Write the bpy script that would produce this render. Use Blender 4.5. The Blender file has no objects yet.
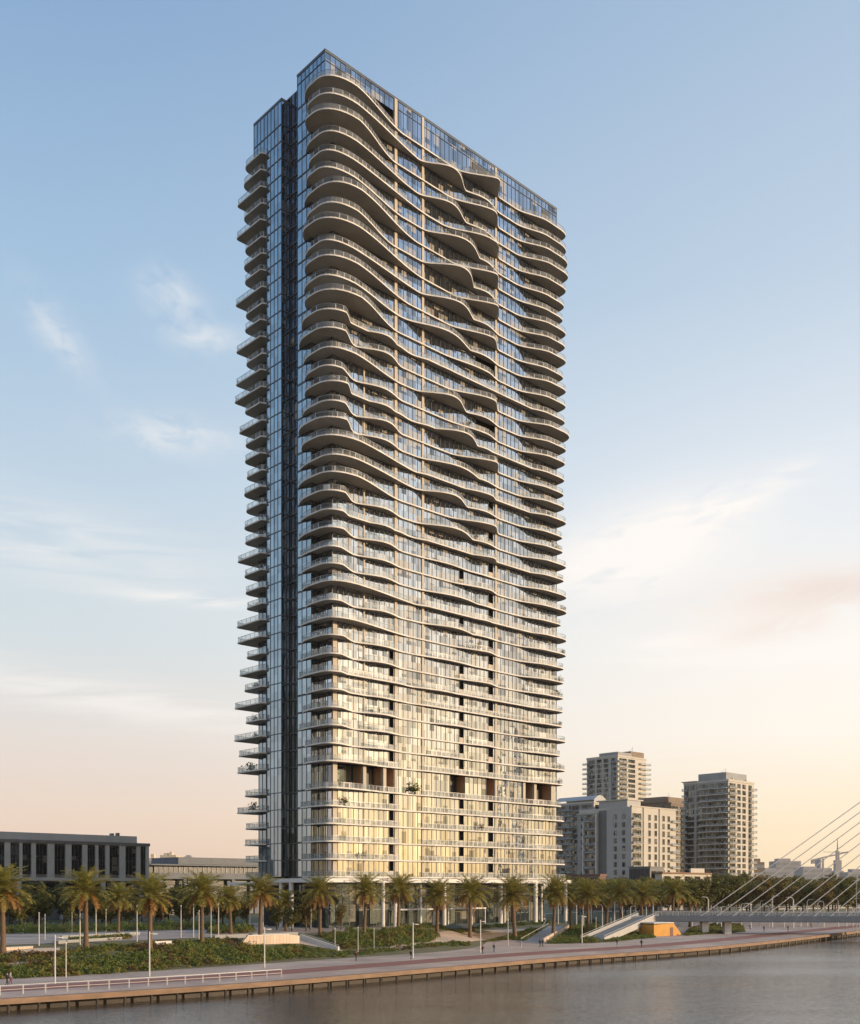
import bpy, bmesh, math, random
from mathutils import Vector, Matrix
R = math.radians
random.seed(7)
scene = bpy.context.scene
COL = scene.collection
# ------------------------------------------------------------------ camera model (metres; camera stands over the water, level, with a lens shift)
F = 1049.0; CX = 430.0; HOR = 888.0; CZ = 9.0
cam_d = bpy.data.cameras.new('camera'); cam = bpy.data.objects.new('camera', cam_d); COL.objects.link(cam)
cam.location = (0, 0, CZ); cam.rotation_euler = (R(90), 0, 0)
cam_d.sensor_fit = 'HORIZONTAL'; cam_d.sensor_width = 36; cam_d.lens = 36*F/860
cam_d.shift_y = (HOR-512)/860; cam_d.clip_start = 1; cam_d.clip_end = 12000
scene.camera = cam

# ------------------------------------------------------------------ mesh builder
class MB:
    def __init__(s): s.v = []; s.f = []; s.m = []
    def face(s, pts, m=0):
        i = len(s.v); s.v += [tuple(p) for p in pts]; s.f.append(tuple(range(i, i+len(pts)))); s.m.append(m)
    def box(s, x0, x1, y0, y1, z0, z1, m=0):
        i = len(s.v)
        s.v += [(x0,y0,z0),(x1,y0,z0),(x1,y1,z0),(x0,y1,z0),(x0,y0,z1),(x1,y0,z1),(x1,y1,z1),(x0,y1,z1)]
        for q in ((3,2,1,0),(4,5,6,7),(0,1,5,4),(1,2,6,5),(2,3,7,6),(3,0,4,7)):
            s.f.append(tuple(i+k for k in q)); s.m.append(m)
    def bar(s, a, b, w, z0, z1, m=0):
        # box along the plan segment a-b, centred, width w
        ax, ay = a; bx, by = b; L = math.hypot(bx-ax, by-ay) or 1e-6
        nx, ny = -(by-ay)/L*w/2, (bx-ax)/L*w/2
        s.prism([(ax+nx,ay+ny),(ax-nx,ay-ny),(bx-nx,by-ny),(bx+nx,by+ny)], z0, z1, m)
    def prism(s, poly, z0, z1, m=0, mt=None):
        n = len(poly); i = len(s.v)
        s.v += [(p[0],p[1],z0) for p in poly] + [(p[0],p[1],z1) for p in poly]
        s.f.append(tuple(i+k for k in reversed(range(n)))); s.m.append(m)
        s.f.append(tuple(i+n+k for k in range(n))); s.m.append(m if mt is None else mt)
        for k in range(n):
            j = (k+1) % n; s.f.append((i+k, i+j, i+n+j, i+n+k)); s.m.append(m)
    def beam(s, a, b, w, h, m=0):
        # square bar between two 3-D points
        a = Vector(a); b = Vector(b); d = (b-a).normalized()
        x = d.cross(Vector((0,0,1)));
        if x.length < 1e-4: x = Vector((1,0,0))
        x.normalize(); y = x.cross(d)
        i = len(s.v)
        for p in (a, b):
            for sx, sy in ((-1,-1),(1,-1),(1,1),(-1,1)): s.v.append(tuple(p + x*sx*w/2 + y*sy*h/2))
        for q in ((0,1,2,3),(7,6,5,4),(0,4,5,1),(1,5,6,2),(2,6,7,3),(3,7,4,0)):
            s.f.append(tuple(i+k for k in q)); s.m.append(m)
    def tube(s, pts, rad, n=7, m=0, cap=True):
        i0 = len(s.v); K = len(pts)
        for k, p in enumerate(pts):
            p = Vector(p); d = Vector(pts[min(k+1,K-1)]) - Vector(pts[max(k-1,0)]); d.normalize()
            x = d.cross(Vector((0.13,0.97,0.2))).normalized(); y = d.cross(x)
            r = rad[k] if isinstance(rad, (list, tuple)) else rad
            for a in range(n):
                t = 2*math.pi*a/n; s.v.append(tuple(p + x*math.cos(t)*r + y*math.sin(t)*r))
        for k in range(K-1):
            for a in range(n):
                b = (a+1) % n
                s.f.append((i0+k*n+a, i0+k*n+b, i0+(k+1)*n+b, i0+(k+1)*n+a)); s.m.append(m)
        if cap:
            s.f.append(tuple(i0+a for a in reversed(range(n)))); s.m.append(m)
            s.f.append(tuple(i0+(K-1)*n+a for a in range(n))); s.m.append(m)
    def build(s, name, mats, parent=None, smooth=False):
        me = bpy.data.meshes.new(name); me.from_pydata(s.v, [], s.f)
        mats = mats if isinstance(mats, (list, tuple)) else [mats]
        for m in mats: me.materials.append(m)
        me.polygons.foreach_set('material_index', s.m)
        if smooth: me.polygons.foreach_set('use_smooth', [True]*len(s.f))
        me.update()
        return link(name, me, parent)
def link(name, me, parent=None):
    o = bpy.data.objects.new(name, me); COL.objects.link(o)
    if parent is not None: o.parent = parent
    return o
LABELS = {}
def tag(o, label, cat, group=None, kind=None):
    o['label'] = label; o['category'] = cat
    if group: o['group'] = group
    if kind: o['kind'] = kind
    return o
def thing(name, label, cat, loc=(0,0,0), rz=0, group=None):
    o = bpy.data.objects.new(name, None); COL.objects.link(o)
    o.location = loc; o.rotation_euler = (0,0,rz); o.empty_display_size = .5
    return tag(o, label, cat, group)
def dup(root, loc, rz=0, scale=1, label=None):
    r = root.copy(); COL.objects.link(r); r.location = loc; r.rotation_euler = (0,0,rz)
    r.scale = (scale,)*3 if not isinstance(scale, tuple) else scale
    if label: r['label'] = label
    for ch in list(root.children):
        c = ch.copy(); COL.objects.link(c); c.parent = r
        for g in list(ch.children):
            d = g.copy(); COL.objects.link(d); d.parent = c
    return r
ORD = ['first','second','third','fourth','fifth','sixth','seventh','eighth','ninth','tenth','eleventh','twelfth','thirteenth','fourteenth',
       'fifteenth','sixteenth','seventeenth','eighteenth','nineteenth','twentieth'] + ['twenty-'+w for w in ('first','second','third','fourth','fifth','sixth','seventh','eighth','ninth')] + \
      ['thirtieth'] + ['thirty-'+w for w in ('first','second','third','fourth','fifth','sixth','seventh','eighth','ninth')] + ['fortieth'] + ['forty-'+w for w in ('first','second','third','fourth','fifth','sixth','seventh','eighth','ninth')] + ['fiftieth'] + ['fifty-'+w for w in ('first','second','third','fourth','fifth','sixth','seventh','eighth','ninth')]
def ORDX(i):
    if i < 59: return ORD[i]
    return ['sixtieth','seventieth','eightieth','ninetieth','hundredth'][(i-59)//10] if (i-59)%10 == 0 else ['sixty','seventy','eighty','ninety'][(i-59)//10]+'-'+ORD[(i-59)%10-1]
def struct(o): o['kind'] = 'structure'; return o

# ------------------------------------------------------------------ materials
def mat(name):
    m = bpy.data.materials.new(name); m.use_nodes = True; nt = m.node_tree; nt.nodes.clear()
    out = nt.nodes.new('ShaderNodeOutputMaterial'); return m, nt, out
def N(nt, t, **kw):
    n = nt.nodes.new(t)
    for k, v in kw.items():
        if k.startswith('i_'): n.inputs[int(k[2:])].default_value = v
        else: setattr(n, k, v)
    return n
def L(nt, a, b): nt.links.new(a, b)
def rgb(c): return (c[0], c[1], c[2], 1)
def surf(name, c1, c2=None, rough=.7, scale=1.0, bump=.0, metal=0.0, spec=.5, detail=5, streak=None, bscale=None):
    m, nt, out = mat(name)
    p = N(nt, 'ShaderNodeBsdfPrincipled'); L(nt, p.outputs[0], out.inputs[0])
    p.inputs['Roughness'].default_value = rough; p.inputs['Metallic'].default_value = metal
    p.inputs['Specular IOR Level'].default_value = spec
    tc = N(nt, 'ShaderNodeTexCoord'); mp = N(nt, 'ShaderNodeMapping'); L(nt, tc.outputs['Object'], mp.inputs[0])
    if streak: mp.inputs['Scale'].default_value = streak
    nz = N(nt, 'ShaderNodeTexNoise'); nz.inputs['Scale'].default_value = scale; nz.inputs['Detail'].default_value = detail
    nz.inputs['Roughness'].default_value = .65
    L(nt, mp.outputs[0], nz.inputs['Vector'])
    r = N(nt, 'ShaderNodeMapRange'); r.inputs[1].default_value = .3; r.inputs[2].default_value = .7; L(nt, nz.outputs['Fac'], r.inputs[0])
    mx = N(nt, 'ShaderNodeMix', data_type='RGBA'); mx.inputs[6].default_value = rgb(c1); mx.inputs[7].default_value = rgb(c2 or [c*.8 for c in c1])
    L(nt, r.outputs[0], mx.inputs[0]); L(nt, mx.outputs[2], p.inputs['Base Color'])
    if bump:
        b = N(nt, 'ShaderNodeBump'); b.inputs['Strength'].default_value = bump; b.inputs['Distance'].default_value = .1
        n2 = N(nt, 'ShaderNodeTexNoise'); n2.inputs['Scale'].default_value = bscale or scale*4; n2.inputs['Detail'].default_value = 4
        L(nt, tc.outputs['Object'], n2.inputs['Vector'])
        L(nt, n2.outputs['Fac'], b.inputs['Height']); L(nt, b.outputs[0], p.inputs['Normal'])
    return m
def glass(name, tint=(.8,.88,1.0), dark=(.02,.025,.03), curtain=(.36,.33,.28), pane=1.5, floor_h=3.9, refl=.6, curt=.25, wob=.02, rough=.03, rv=.2):
    """coated curtain-wall pane: reflection over dark rooms, some panes with curtains; each pane sits at a slightly different angle"""
    m, nt, out = mat(name)
    tc = N(nt, 'ShaderNodeTexCoord')
    sc = N(nt, 'ShaderNodeVectorMath', operation='MULTIPLY_ADD'); sc.inputs[1].default_value = (1/pane, 1/pane, 1/floor_h); sc.inputs[2].default_value = (.013,.013,.013)
    L(nt, tc.outputs['Object'], sc.inputs[0])
    fl = N(nt, 'ShaderNodeVectorMath', operation='FLOOR'); L(nt, sc.outputs[0], fl.inputs[0])
    wn = N(nt, 'ShaderNodeTexWhiteNoise'); L(nt, fl.outputs[0], wn.inputs['Vector'])
    # curtain mask, blinds drawn to a random height
    gt = N(nt, 'ShaderNodeMath', operation='LESS_THAN'); L(nt, wn.outputs['Value'], gt.inputs[0]); gt.inputs[1].default_value = curt
    sp = N(nt, 'ShaderNodeSeparateXYZ'); L(nt, sc.outputs[0], sp.inputs[0])
    fr = N(nt, 'ShaderNodeMath', operation='FRACT'); L(nt, sp.outputs[2], fr.inputs[0])
    spc = N(nt, 'ShaderNodeSeparateColor'); L(nt, wn.outputs['Color'], spc.inputs[0])
    g2 = N(nt, 'ShaderNodeMath', operation='GREATER_THAN'); L(nt, fr.outputs[0], g2.inputs[0])
    md = N(nt, 'ShaderNodeMath', operation='MULTIPLY'); L(nt, spc.outputs[1], md.inputs[0]); md.inputs[1].default_value = .8; L(nt, md.outputs[0], g2.inputs[1])
    ms = N(nt, 'ShaderNodeMath', operation='MULTIPLY'); L(nt, gt.outputs[0], ms.inputs[0]); L(nt, g2.outputs[0], ms.inputs[1])
    mx = N(nt, 'ShaderNodeMix', data_type='RGBA'); L(nt, ms.outputs[0], mx.inputs[0]); mx.inputs[6].default_value = rgb(dark); mx.inputs[7].default_value = rgb(curtain)
    df = N(nt, 'ShaderNodeBsdfDiffuse'); L(nt, mx.outputs[2], df.inputs[0])
    gl = N(nt, 'ShaderNodeBsdfGlossy'); gl.inputs['Color'].default_value = rgb(tint); gl.inputs['Roughness'].default_value = rough
    ge = N(nt, 'ShaderNodeNewGeometry')
    nz = N(nt, 'ShaderNodeTexNoise'); nz.inputs['Scale'].default_value = .9; nz.inputs['Detail'].default_value = 1; L(nt, tc.outputs['Object'], nz.inputs['Vector'])
    ad0 = N(nt, 'ShaderNodeVectorMath', operation='ADD'); L(nt, wn.outputs['Color'], ad0.inputs[0]); L(nt, nz.outputs['Color'], ad0.inputs[1])
    su = N(nt, 'ShaderNodeVectorMath', operation='SUBTRACT'); L(nt, ad0.outputs[0], su.inputs[0]); su.inputs[1].default_value = (1.,1.,1.)
    s2 = N(nt, 'ShaderNodeVectorMath', operation='SCALE'); L(nt, su.outputs[0], s2.inputs[0]); s2.inputs['Scale'].default_value = wob
    ad = N(nt, 'ShaderNodeVectorMath', operation='ADD'); L(nt, ge.outputs['Normal'], ad.inputs[0]); L(nt, s2.outputs[0], ad.inputs[1])
    no = N(nt, 'ShaderNodeVectorMath', operation='NORMALIZE'); L(nt, ad.outputs[0], no.inputs[0]); L(nt, no.outputs[0], gl.inputs['Normal'])
    lw = N(nt, 'ShaderNodeLayerWeight'); lw.inputs[0].default_value = .25
    mr = N(nt, 'ShaderNodeMapRange'); mr.inputs[3].default_value = refl-rv; mr.inputs[4].default_value = refl+rv; L(nt, spc.outputs[0], mr.inputs[0])
    fa = N(nt, 'ShaderNodeMath', operation='ADD', use_clamp=True); L(nt, mr.outputs[0], fa.inputs[0])
    fm = N(nt, 'ShaderNodeMath', operation='MULTIPLY'); L(nt, lw.outputs['Fresnel'], fm.inputs[0]); fm.inputs[1].default_value = .35; L(nt, fm.outputs[0], fa.inputs[1])
    sh = N(nt, 'ShaderNodeMixShader'); L(nt, fa.outputs[0], sh.inputs[0]); L(nt, df.outputs[0], sh.inputs[1]); L(nt, gl.outputs[0], sh.inputs[2])
    L(nt, sh.outputs[0], out.inputs[0]); return m
def railglass(name):
    m, nt, out = mat(name)
    tc = N(nt, 'ShaderNodeTexCoord')
    sp = N(nt, 'ShaderNodeVectorMath', operation='DOT_PRODUCT'); L(nt, tc.outputs['Object'], sp.inputs[0]); sp.inputs[1].default_value = (.72,.55,0)
    fr = N(nt, 'ShaderNodeMath', operation='FRACT'); L(nt, sp.outputs['Value'], fr.inputs[0])
    po = N(nt, 'ShaderNodeMath', operation='LESS_THAN'); L(nt, fr.outputs[0], po.inputs[0]); po.inputs[1].default_value = .09
    fl = N(nt, 'ShaderNodeMath', operation='FLOOR'); L(nt, sp.outputs['Value'], fl.inputs[0])
    cz = N(nt, 'ShaderNodeSeparateXYZ'); L(nt, tc.outputs['Object'], cz.inputs[0])
    fz = N(nt, 'ShaderNodeMath', operation='FLOOR'); L(nt, cz.outputs[2], fz.inputs[0])
    cb = N(nt, 'ShaderNodeCombineXYZ'); L(nt, fl.outputs[0], cb.inputs[0]); L(nt, fz.outputs[0], cb.inputs[2])
    wn = N(nt, 'ShaderNodeTexWhiteNoise'); L(nt, cb.outputs[0], wn.inputs['Vector'])
    tr = N(nt, 'ShaderNodeBsdfTransparent'); tr.inputs[0].default_value = (.86,.9,.9,1)
    p = N(nt, 'ShaderNodeBsdfPrincipled'); p.inputs['Base Color'].default_value = (.36,.385,.41,1); p.inputs['Roughness'].default_value = .38
    p.inputs['Specular IOR Level'].default_value = .6
    mr = N(nt, 'ShaderNodeMapRange'); mr.inputs[3].default_value = .12; mr.inputs[4].default_value = .42; L(nt, wn.outputs['Value'], mr.inputs[0])
    mx = N(nt, 'ShaderNodeMath', operation='MAXIMUM'); L(nt, mr.outputs[0], mx.inputs[0]); L(nt, po.outputs[0], mx.inputs[1])
    sh = N(nt, 'ShaderNodeMixShader'); L(nt, mx.outputs[0], sh.inputs[0]); L(nt, tr.outputs[0], sh.inputs[1]); L(nt, p.outputs[0], sh.inputs[2])
    L(nt, sh.outputs[0], out.inputs[0]); return m
def leafmat(name, c1, c2, trans=.25, scale=.6):
    m, nt, out = mat(name)
    ge = N(nt, 'ShaderNodeNewGeometry'); tc = N(nt, 'ShaderNodeTexCoord')
    nz = N(nt, 'ShaderNodeTexNoise'); nz.inputs['Scale'].default_value = scale; L(nt, tc.outputs['Object'], nz.inputs['Vector'])
    ad = N(nt, 'ShaderNodeMath', operation='ADD'); L(nt, ge.outputs['Random Per Island'], ad.inputs[0]); L(nt, nz.outputs['Fac'], ad.inputs[1])
    mr = N(nt, 'ShaderNodeMapRange'); mr.inputs[1].default_value = .4; mr.inputs[2].default_value = 1.5; L(nt, ad.outputs[0], mr.inputs[0])
    mx = N(nt, 'ShaderNodeMix', data_type='RGBA'); mx.inputs[6].default_value = rgb(c1); mx.inputs[7].default_value = rgb(c2); L(nt, mr.outputs[0], mx.inputs[0])
    d = N(nt, 'ShaderNodeBsdfPrincipled'); d.inputs['Roughness'].default_value = .55; d.inputs['Specular IOR Level'].default_value = .3; L(nt, mx.outputs[2], d.inputs['Base Color'])
    t = N(nt, 'ShaderNodeBsdfTranslucent'); L(nt, mx.outputs[2], t.inputs[0])
    sh = N(nt, 'ShaderNodeMixShader'); sh.inputs[0].default_value = trans; L(nt, d.outputs[0], sh.inputs[1]); L(nt, t.outputs[0], sh.inputs[2])
    L(nt, sh.outputs[0], out.inputs[0]); return m

M = {}
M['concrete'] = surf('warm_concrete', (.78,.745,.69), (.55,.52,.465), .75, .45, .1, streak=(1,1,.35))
M['soffit'] = surf('shaded_soffit', (.40,.355,.30), (.32,.28,.235), .8, .3)  # slab undersides: shade worked into a darker copy of the concrete colour
M['pier'] = surf('pier_render', (.54,.48,.40), (.43,.38,.31), .75, .4)
M['white'] = surf('white_render', (.72,.70,.66), (.58,.56,.52), .6, .5)
M['glass'] = glass('facade_glass', (.72,.78,.86), refl=.53, curt=.36, wob=.03, rv=.33)
M['slotglass'] = glass('recess_glass', (.3,.36,.44), refl=.3, curt=.06)
M['sideglass'] = glass('side_glass', (.52,.66,.78), curtain=(.2,.22,.235), refl=.58, curt=.12, wob=.03, pane=1.4, rv=.1)
M['lobby'] = glass('lobby_glass', (.5,.6,.6), dark=(.03,.035,.035), curtain=(.20,.19,.15), pane=2.0, floor_h=5.3, refl=.17, curt=.4)
M['rail'] = railglass('railing_glass')
M['frame'] = surf('dark_aluminium', (.10,.11,.125), (.08,.085,.095), .4, 2, metal=.3)
M['framewing'] = surf('blue_grey_aluminium', (.13,.16,.19), (.10,.125,.15), .4, 2, metal=.3)
M['frame_light'] = surf('grey_aluminium', (.25,.25,.24), (.2,.2,.2), .4, 2, metal=.4)
M['metal'] = surf('painted_metal', (.62,.60,.56), (.5,.48,.45), .45, 1.5, metal=.1)
M['dark'] = surf('dark_interior', (.03,.028,.026), (.05,.045,.04), .8, 1)  # near-black: shade inside the niches and crown recess is in the colour
M['warmroom'] = surf('warm_lit_interior', (.50,.30,.17), (.36,.21,.12), .6, .6)  # loggia side walls, warm light mixed into their brown
M['louvre'] = surf('louvre_metal', (.04,.045,.05), (.03,.03,.035), .5, 2, streak=(1,1,12))
M['greyb'] = surf('grey_cladding', (.45,.46,.455), (.37,.38,.375), .65, .3)
M['greydark'] = surf('dark_cladding', (.16,.16,.162), (.12,.12,.122), .55, .5)
M['bglass'] = glass('window_glass', (.42,.48,.5), dark=(.012,.014,.015), pane=1.4, floor_h=3.2, refl=.15, curt=.2, curtain=(.2,.18,.16))
M['officeglass'] = glass('office_glass', (.3,.34,.36), dark=(.015,.017,.018), pane=1.6, floor_h=2.6, refl=.16, curt=.14, curtain=(.14,.13,.11))
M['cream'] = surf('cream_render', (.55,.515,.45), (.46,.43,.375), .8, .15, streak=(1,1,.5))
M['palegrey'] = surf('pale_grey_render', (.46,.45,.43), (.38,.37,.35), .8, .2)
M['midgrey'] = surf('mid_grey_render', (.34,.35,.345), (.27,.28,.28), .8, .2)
M['brownb'] = surf('brown_render', (.26,.20,.15), (.20,.15,.11), .8, .3)
M['redbrown'] = surf('red_brown_cladding', (.20,.10,.075), (.15,.075,.06), .7, .5)
M['roofbrown'] = surf('roof_tile', (.28,.16,.09), (.2,.11,.07), .8, 1)
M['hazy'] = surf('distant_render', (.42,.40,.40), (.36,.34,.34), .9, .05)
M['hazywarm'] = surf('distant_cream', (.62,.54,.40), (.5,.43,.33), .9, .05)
M['ochre'] = surf('ochre_render', (.62,.32,.065), (.50,.24,.045), .75, .5, .1)
M['quayface'] = surf('quay_beam_concrete', (.31,.20,.125), (.18,.12,.08), .8, .35, .3, streak=(1,1,4))
M['pile'] = surf('dark_pile', (.045,.036,.028), (.035,.03,.025), .5, 2)  # piles in a near-black brown
M['quayback'] = surf('shaded_back_wall', (.05,.036,.024), (.025,.02,.015), .6, .5, .3)  # wall behind the piles, near-black to hold the shade under the quay
M['bridge'] = surf('bridge_steel', (.17,.20,.24), (.13,.155,.19), .45, .5, metal=.2)
M['cable'] = surf('cable_sheath', (.74,.71,.66), (.5,.47,.42), .5, 1)
M['bark'] = surf('palm_bark', (.20,.13,.075), (.10,.065,.04), .9, 3, .6, streak=(1,1,6))
M['treebark'] = surf('tree_bark', (.13,.10,.07), (.08,.06,.045), .9, 3, .5)
M['frond'] = leafmat('palm_frond', (.175,.205,.045), (.42,.33,.08), .4)
M['dryfrond'] = leafmat('dry_palm_frond', (.36,.19,.055), (.26,.14,.045), .3)
M['leaf'] = leafmat('tree_leaf', (.075,.095,.026), (.19,.17,.048), .35)
M['leafwarm'] = leafmat('tree_leaf_warm', (.12,.11,.03), (.26,.18,.055), .35)
M['hedge'] = leafmat('hedge_leaf', (.085,.135,.03), (.20,.22,.05), .35)
M['hedgeyellow'] = leafmat('yellow_shrub_leaf', (.20,.19,.04), (.27,.22,.05), .3)
M['hedgered'] = leafmat('russet_shrub_leaf', (.18,.10,.035), (.12,.10,.03), .3)
M['skin'] = surf('skin', (.45,.28,.2), (.4,.25,.18), .6, 3)
M['hair'] = surf('dark_hair', (.03,.022,.017), (.02,.015,.012), .6, 3)
M['cloth_dark'] = surf('dark_cloth', (.03,.03,.036), (.022,.022,.026), .9, 3)
M['cloth_red'] = surf('maroon_cloth', (.16,.04,.035), (.12,.03,.03), .9, 3)
M['cloth_pale'] = surf('pale_cloth', (.55,.52,.48), (.45,.43,.4), .9, 3)
M['cloth_blue'] = surf('blue_cloth', (.06,.08,.14), (.05,.06,.1), .9, 3)
M['pavilion'] = surf('pavilion_cladding', (.17,.185,.205), (.13,.145,.16), .7, .4)  # base darkened so the colour carries the building's grey shade
M['tinted'] = surf('tinted_glass', (.03,.033,.036), (.05,.05,.05), .35, .6, spec=.3)
M['lens'] = surf('lamp_lens', (.75,.74,.7), (.7,.7,.66), .3, 1)
# ------------------------------------------------------------------ terrain: a quay line, a flat promenade, a planted slope, the plaza level (z = 0)
ZP = -3.5; ZW = -5.05
QP = [(-204,-9),(-48,117),(-22.4,138),(-1.5,160),(23.2,187),(60,222),(125,305),(435,700),(1055,1490)]
def catmull(P, n):
    out = []
    for i in range(len(P)-1):
        p0 = P[max(i-1,0)]; p1 = P[i]; p2 = P[i+1]; p3 = P[min(i+2,len(P)-1)]
        ts = (math.dist(p1,p0) or math.dist(p1,p2)), math.dist(p1,p2), (math.dist(p2,p3) or math.dist(p1,p2))
        m = n if ts[1] < 120 else 8
        for k in range(m):
            t = k/m
            m1 = [(p2[c]-p1[c]) if i == 0 else ((p1[c]-p0[c])/ts[0]+(p2[c]-p1[c])/ts[1])/2*ts[1] for c in (0,1)]
            m2 = [(p2[c]-p1[c]) if i == len(P)-2 else ((p2[c]-p1[c])/ts[1]+(p3[c]-p2[c])/ts[2])/2*ts[1] for c in (0,1)]
            h = (2*t**3-3*t*t+1, t**3-2*t*t+t, -2*t**3+3*t*t, t**3-t*t)
            out.append(tuple(h[0]*p1[c]+h[1]*m1[c]+h[2]*p2[c]+h[3]*m2[c] for c in (0,1)))
    out.append(P[-1]); return out
QC = catmull(QP, 6)
QN = []
for i in range(len(QC)):
    a = QC[max(i-1,0)]; b = QC[min(i+1,len(QC)-1)]; l = math.dist(a,b); QN.append((-(b[1]-a[1])/l, (b[0]-a[0])/l))
QS = [0.0]
for i in range(1,len(QC)): QS.append(QS[-1]+math.dist(QC[i-1],QC[i]))
def sstep(a, b, x):
    t = max(0., min(1., (x-a)/(b-a))); return t*t*(3-2*t)
def p_start(x): return 28 + 52*sstep(20, 80, x)
def qpoint(q, p):
    for i in range(len(QS)-1):
        if q <= QS[i+1] or i == len(QS)-2: break
    t = (q-QS[i])/(QS[i+1]-QS[i])
    c = [QC[i][k]*(1-t)+QC[i+1][k]*t for k in (0,1)]; n = [QN[i][k]*(1-t)+QN[i+1][k]*t for k in (0,1)]
    return (c[0]+n[0]*p, c[1]+n[1]*p), c, n
def locate(x, y):
    best = None
    for i in range(len(QC)-1):
        a, b = QC[i], QC[i+1]; dx, dy = b[0]-a[0], b[1]-a[1]; l2 = dx*dx+dy*dy
        t = max(0, min(1, ((x-a[0])*dx+(y-a[1])*dy)/l2)); cx, cy = a[0]+dx*t, a[1]+dy*t
        d = (x-cx)**2+(y-cy)**2
        if best is None or d < best[0]: best = (d, QS[i]+t*math.sqrt(l2), cx, (dx*(y-a[1])-dy*(x-a[0])) > 0)
    return best[1], math.sqrt(best[0])*(1 if best[3] else -1), best[2]
def zslope(p, x):
    s = p_start(x)
    return ZP + (-ZP)*max(0, min(1, (p-s)/22))
def terrain(x, y):
    q, p, cx = locate(x, y); return zslope(p, cx)
def hit(px, py, lift=0):
    dx = (px-CX)/F; dz = -(py-HOR)/F; lo = 60; hi = 900
    f = lambda Y: CZ + dz*Y - terrain(dx*Y, Y)
    Y = lo
    while f(Y) > 0 and Y < hi: Y += 4
    a, b = Y-4, Y
    for _ in range(20):
        m = (a+b)/2
        if f(m) > 0: a = m
        else: b = m
    return Vector((dx*b, b, CZ+dz*b+lift))
def at(px, Y): return (px-CX)/F*Y
def zat(py, Y): return CZ - (py-HOR)/F*Y

def strip(name, p0f, p1f, z, m, q0=0, q1=None, nrow=1):
    mb = MB(); q1 = q1 or QS[-1]
    qs = [q0] + [q for q in QS if q0 < q < q1] + [q1]
    rows = []
    for q in qs:
        _, c, n = qpoint(q, 0); a = p0f(c[0]); b = p1f(c[0])
        rows.append([(c[0]+n[0]*(a+(b-a)*k/nrow), c[1]+n[1]*(a+(b-a)*k/nrow), z if z is not None else 0) for k in range(nrow+1)])
    for i in range(len(rows)-1):
        for k in range(nrow): mb.face([rows[i][k], rows[i+1][k], rows[i+1][k+1], rows[i][k+1]])
    return struct(mb.build(name, m))

def pavers(name, c1, c2, s=1.0):
    m, nt, out = mat(name); p = N(nt,'ShaderNodeBsdfPrincipled'); L(nt,p.outputs[0],out.inputs[0]); p.inputs['Roughness'].default_value = .75
    tc = N(nt,'ShaderNodeTexCoord'); mp = N(nt,'ShaderNodeMapping'); mp.inputs['Rotation'].default_value = (0,0,R(-45)); L(nt,tc.outputs['Object'],mp.inputs[0])
    br = N(nt,'ShaderNodeTexBrick'); br.inputs['Scale'].default_value = s; br.inputs['Mortar Size'].default_value = .015
    br.inputs['Color1'].default_value = rgb(c1); br.inputs['Color2'].default_value = rgb(c2); br.inputs['Mortar'].default_value = rgb([c*.6 for c in c1]); L(nt,mp.outputs[0],br.inputs[0])
    nz = N(nt,'ShaderNodeTexNoise'); nz.inputs['Scale'].default_value = .12; nz.inputs['Detail'].default_value = 6; L(nt,tc.outputs['Object'],nz.inputs[0])
    mr = N(nt,'ShaderNodeMapRange'); mr.inputs[1].default_value=.3; mr.inputs[2].default_value=.7; mr.inputs[3].default_value=.68; mr.inputs[4].default_value=1.16; L(nt,nz.outputs['Fac'],mr.inputs[0])
    vm = N(nt,'ShaderNodeVectorMath',operation='SCALE'); L(nt,br.outputs[0],vm.inputs[0]); L(nt,mr.outputs[0],vm.inputs['Scale']); L(nt,vm.outputs[0],p.inputs['Base Color'])
    return m
M['walk'] = pavers('walkway_pavers', (.64,.47,.37), (.56,.41,.32), .8)
M['walkpale'] = pavers('promenade_pavers', (.66,.51,.41), (.59,.455,.365), .7)
M['cycle'] = surf('red_asphalt', (.36,.155,.115), (.29,.125,.095), .85, .3)
M['plaza'] = pavers('plaza_pavers', (.54,.43,.35), (.47,.375,.305), .4)
M['sand'] = pavers('sand_pavers', (.74,.57,.43), (.66,.51,.385), .5)
M['ground'] = surf('ground_soil', (.17,.145,.085), (.095,.115,.045), .9, .08)

# ground: one sheet from the quay to the horizon
mb = MB(); rows = []
for i, (c, n) in enumerate(zip(QC, QN)):
    s = p_start(c[0]); row = []
    for p in (.5, s, s+5.5, s+11, s+16.5, s+22, 108):
        row.append((c[0]+n[0]*p, c[1]+n[1]*p, zslope(p, c[0]) - .03))
    for far in (200, 5000):
        row.append((row[6][0]-.72*far, row[6][1]+.69*far, -.03))
    rows.append(row)
for i in range(len(rows)-1):
    for k in range(len(rows[0])-1): mb.face([rows[i][k], rows[i+1][k], rows[i+1][k+1], rows[i][k+1]])
struct(mb.build('ground', M['ground']))
strip('walkway', lambda x: .9, lambda x: 9, ZP, M['walk'])
strip('cycle_path', lambda x: 9, lambda x: 15.5, ZP+.004, M['cycle'])
strip('promenade', lambda x: 15.5, lambda x: p_start(x), ZP+.008, M['walkpale'])
strip('plaza', lambda x: p_start(x)+22.2, lambda x: max(107, p_start(x)+25), 0.0, M['plaza'])

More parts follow.
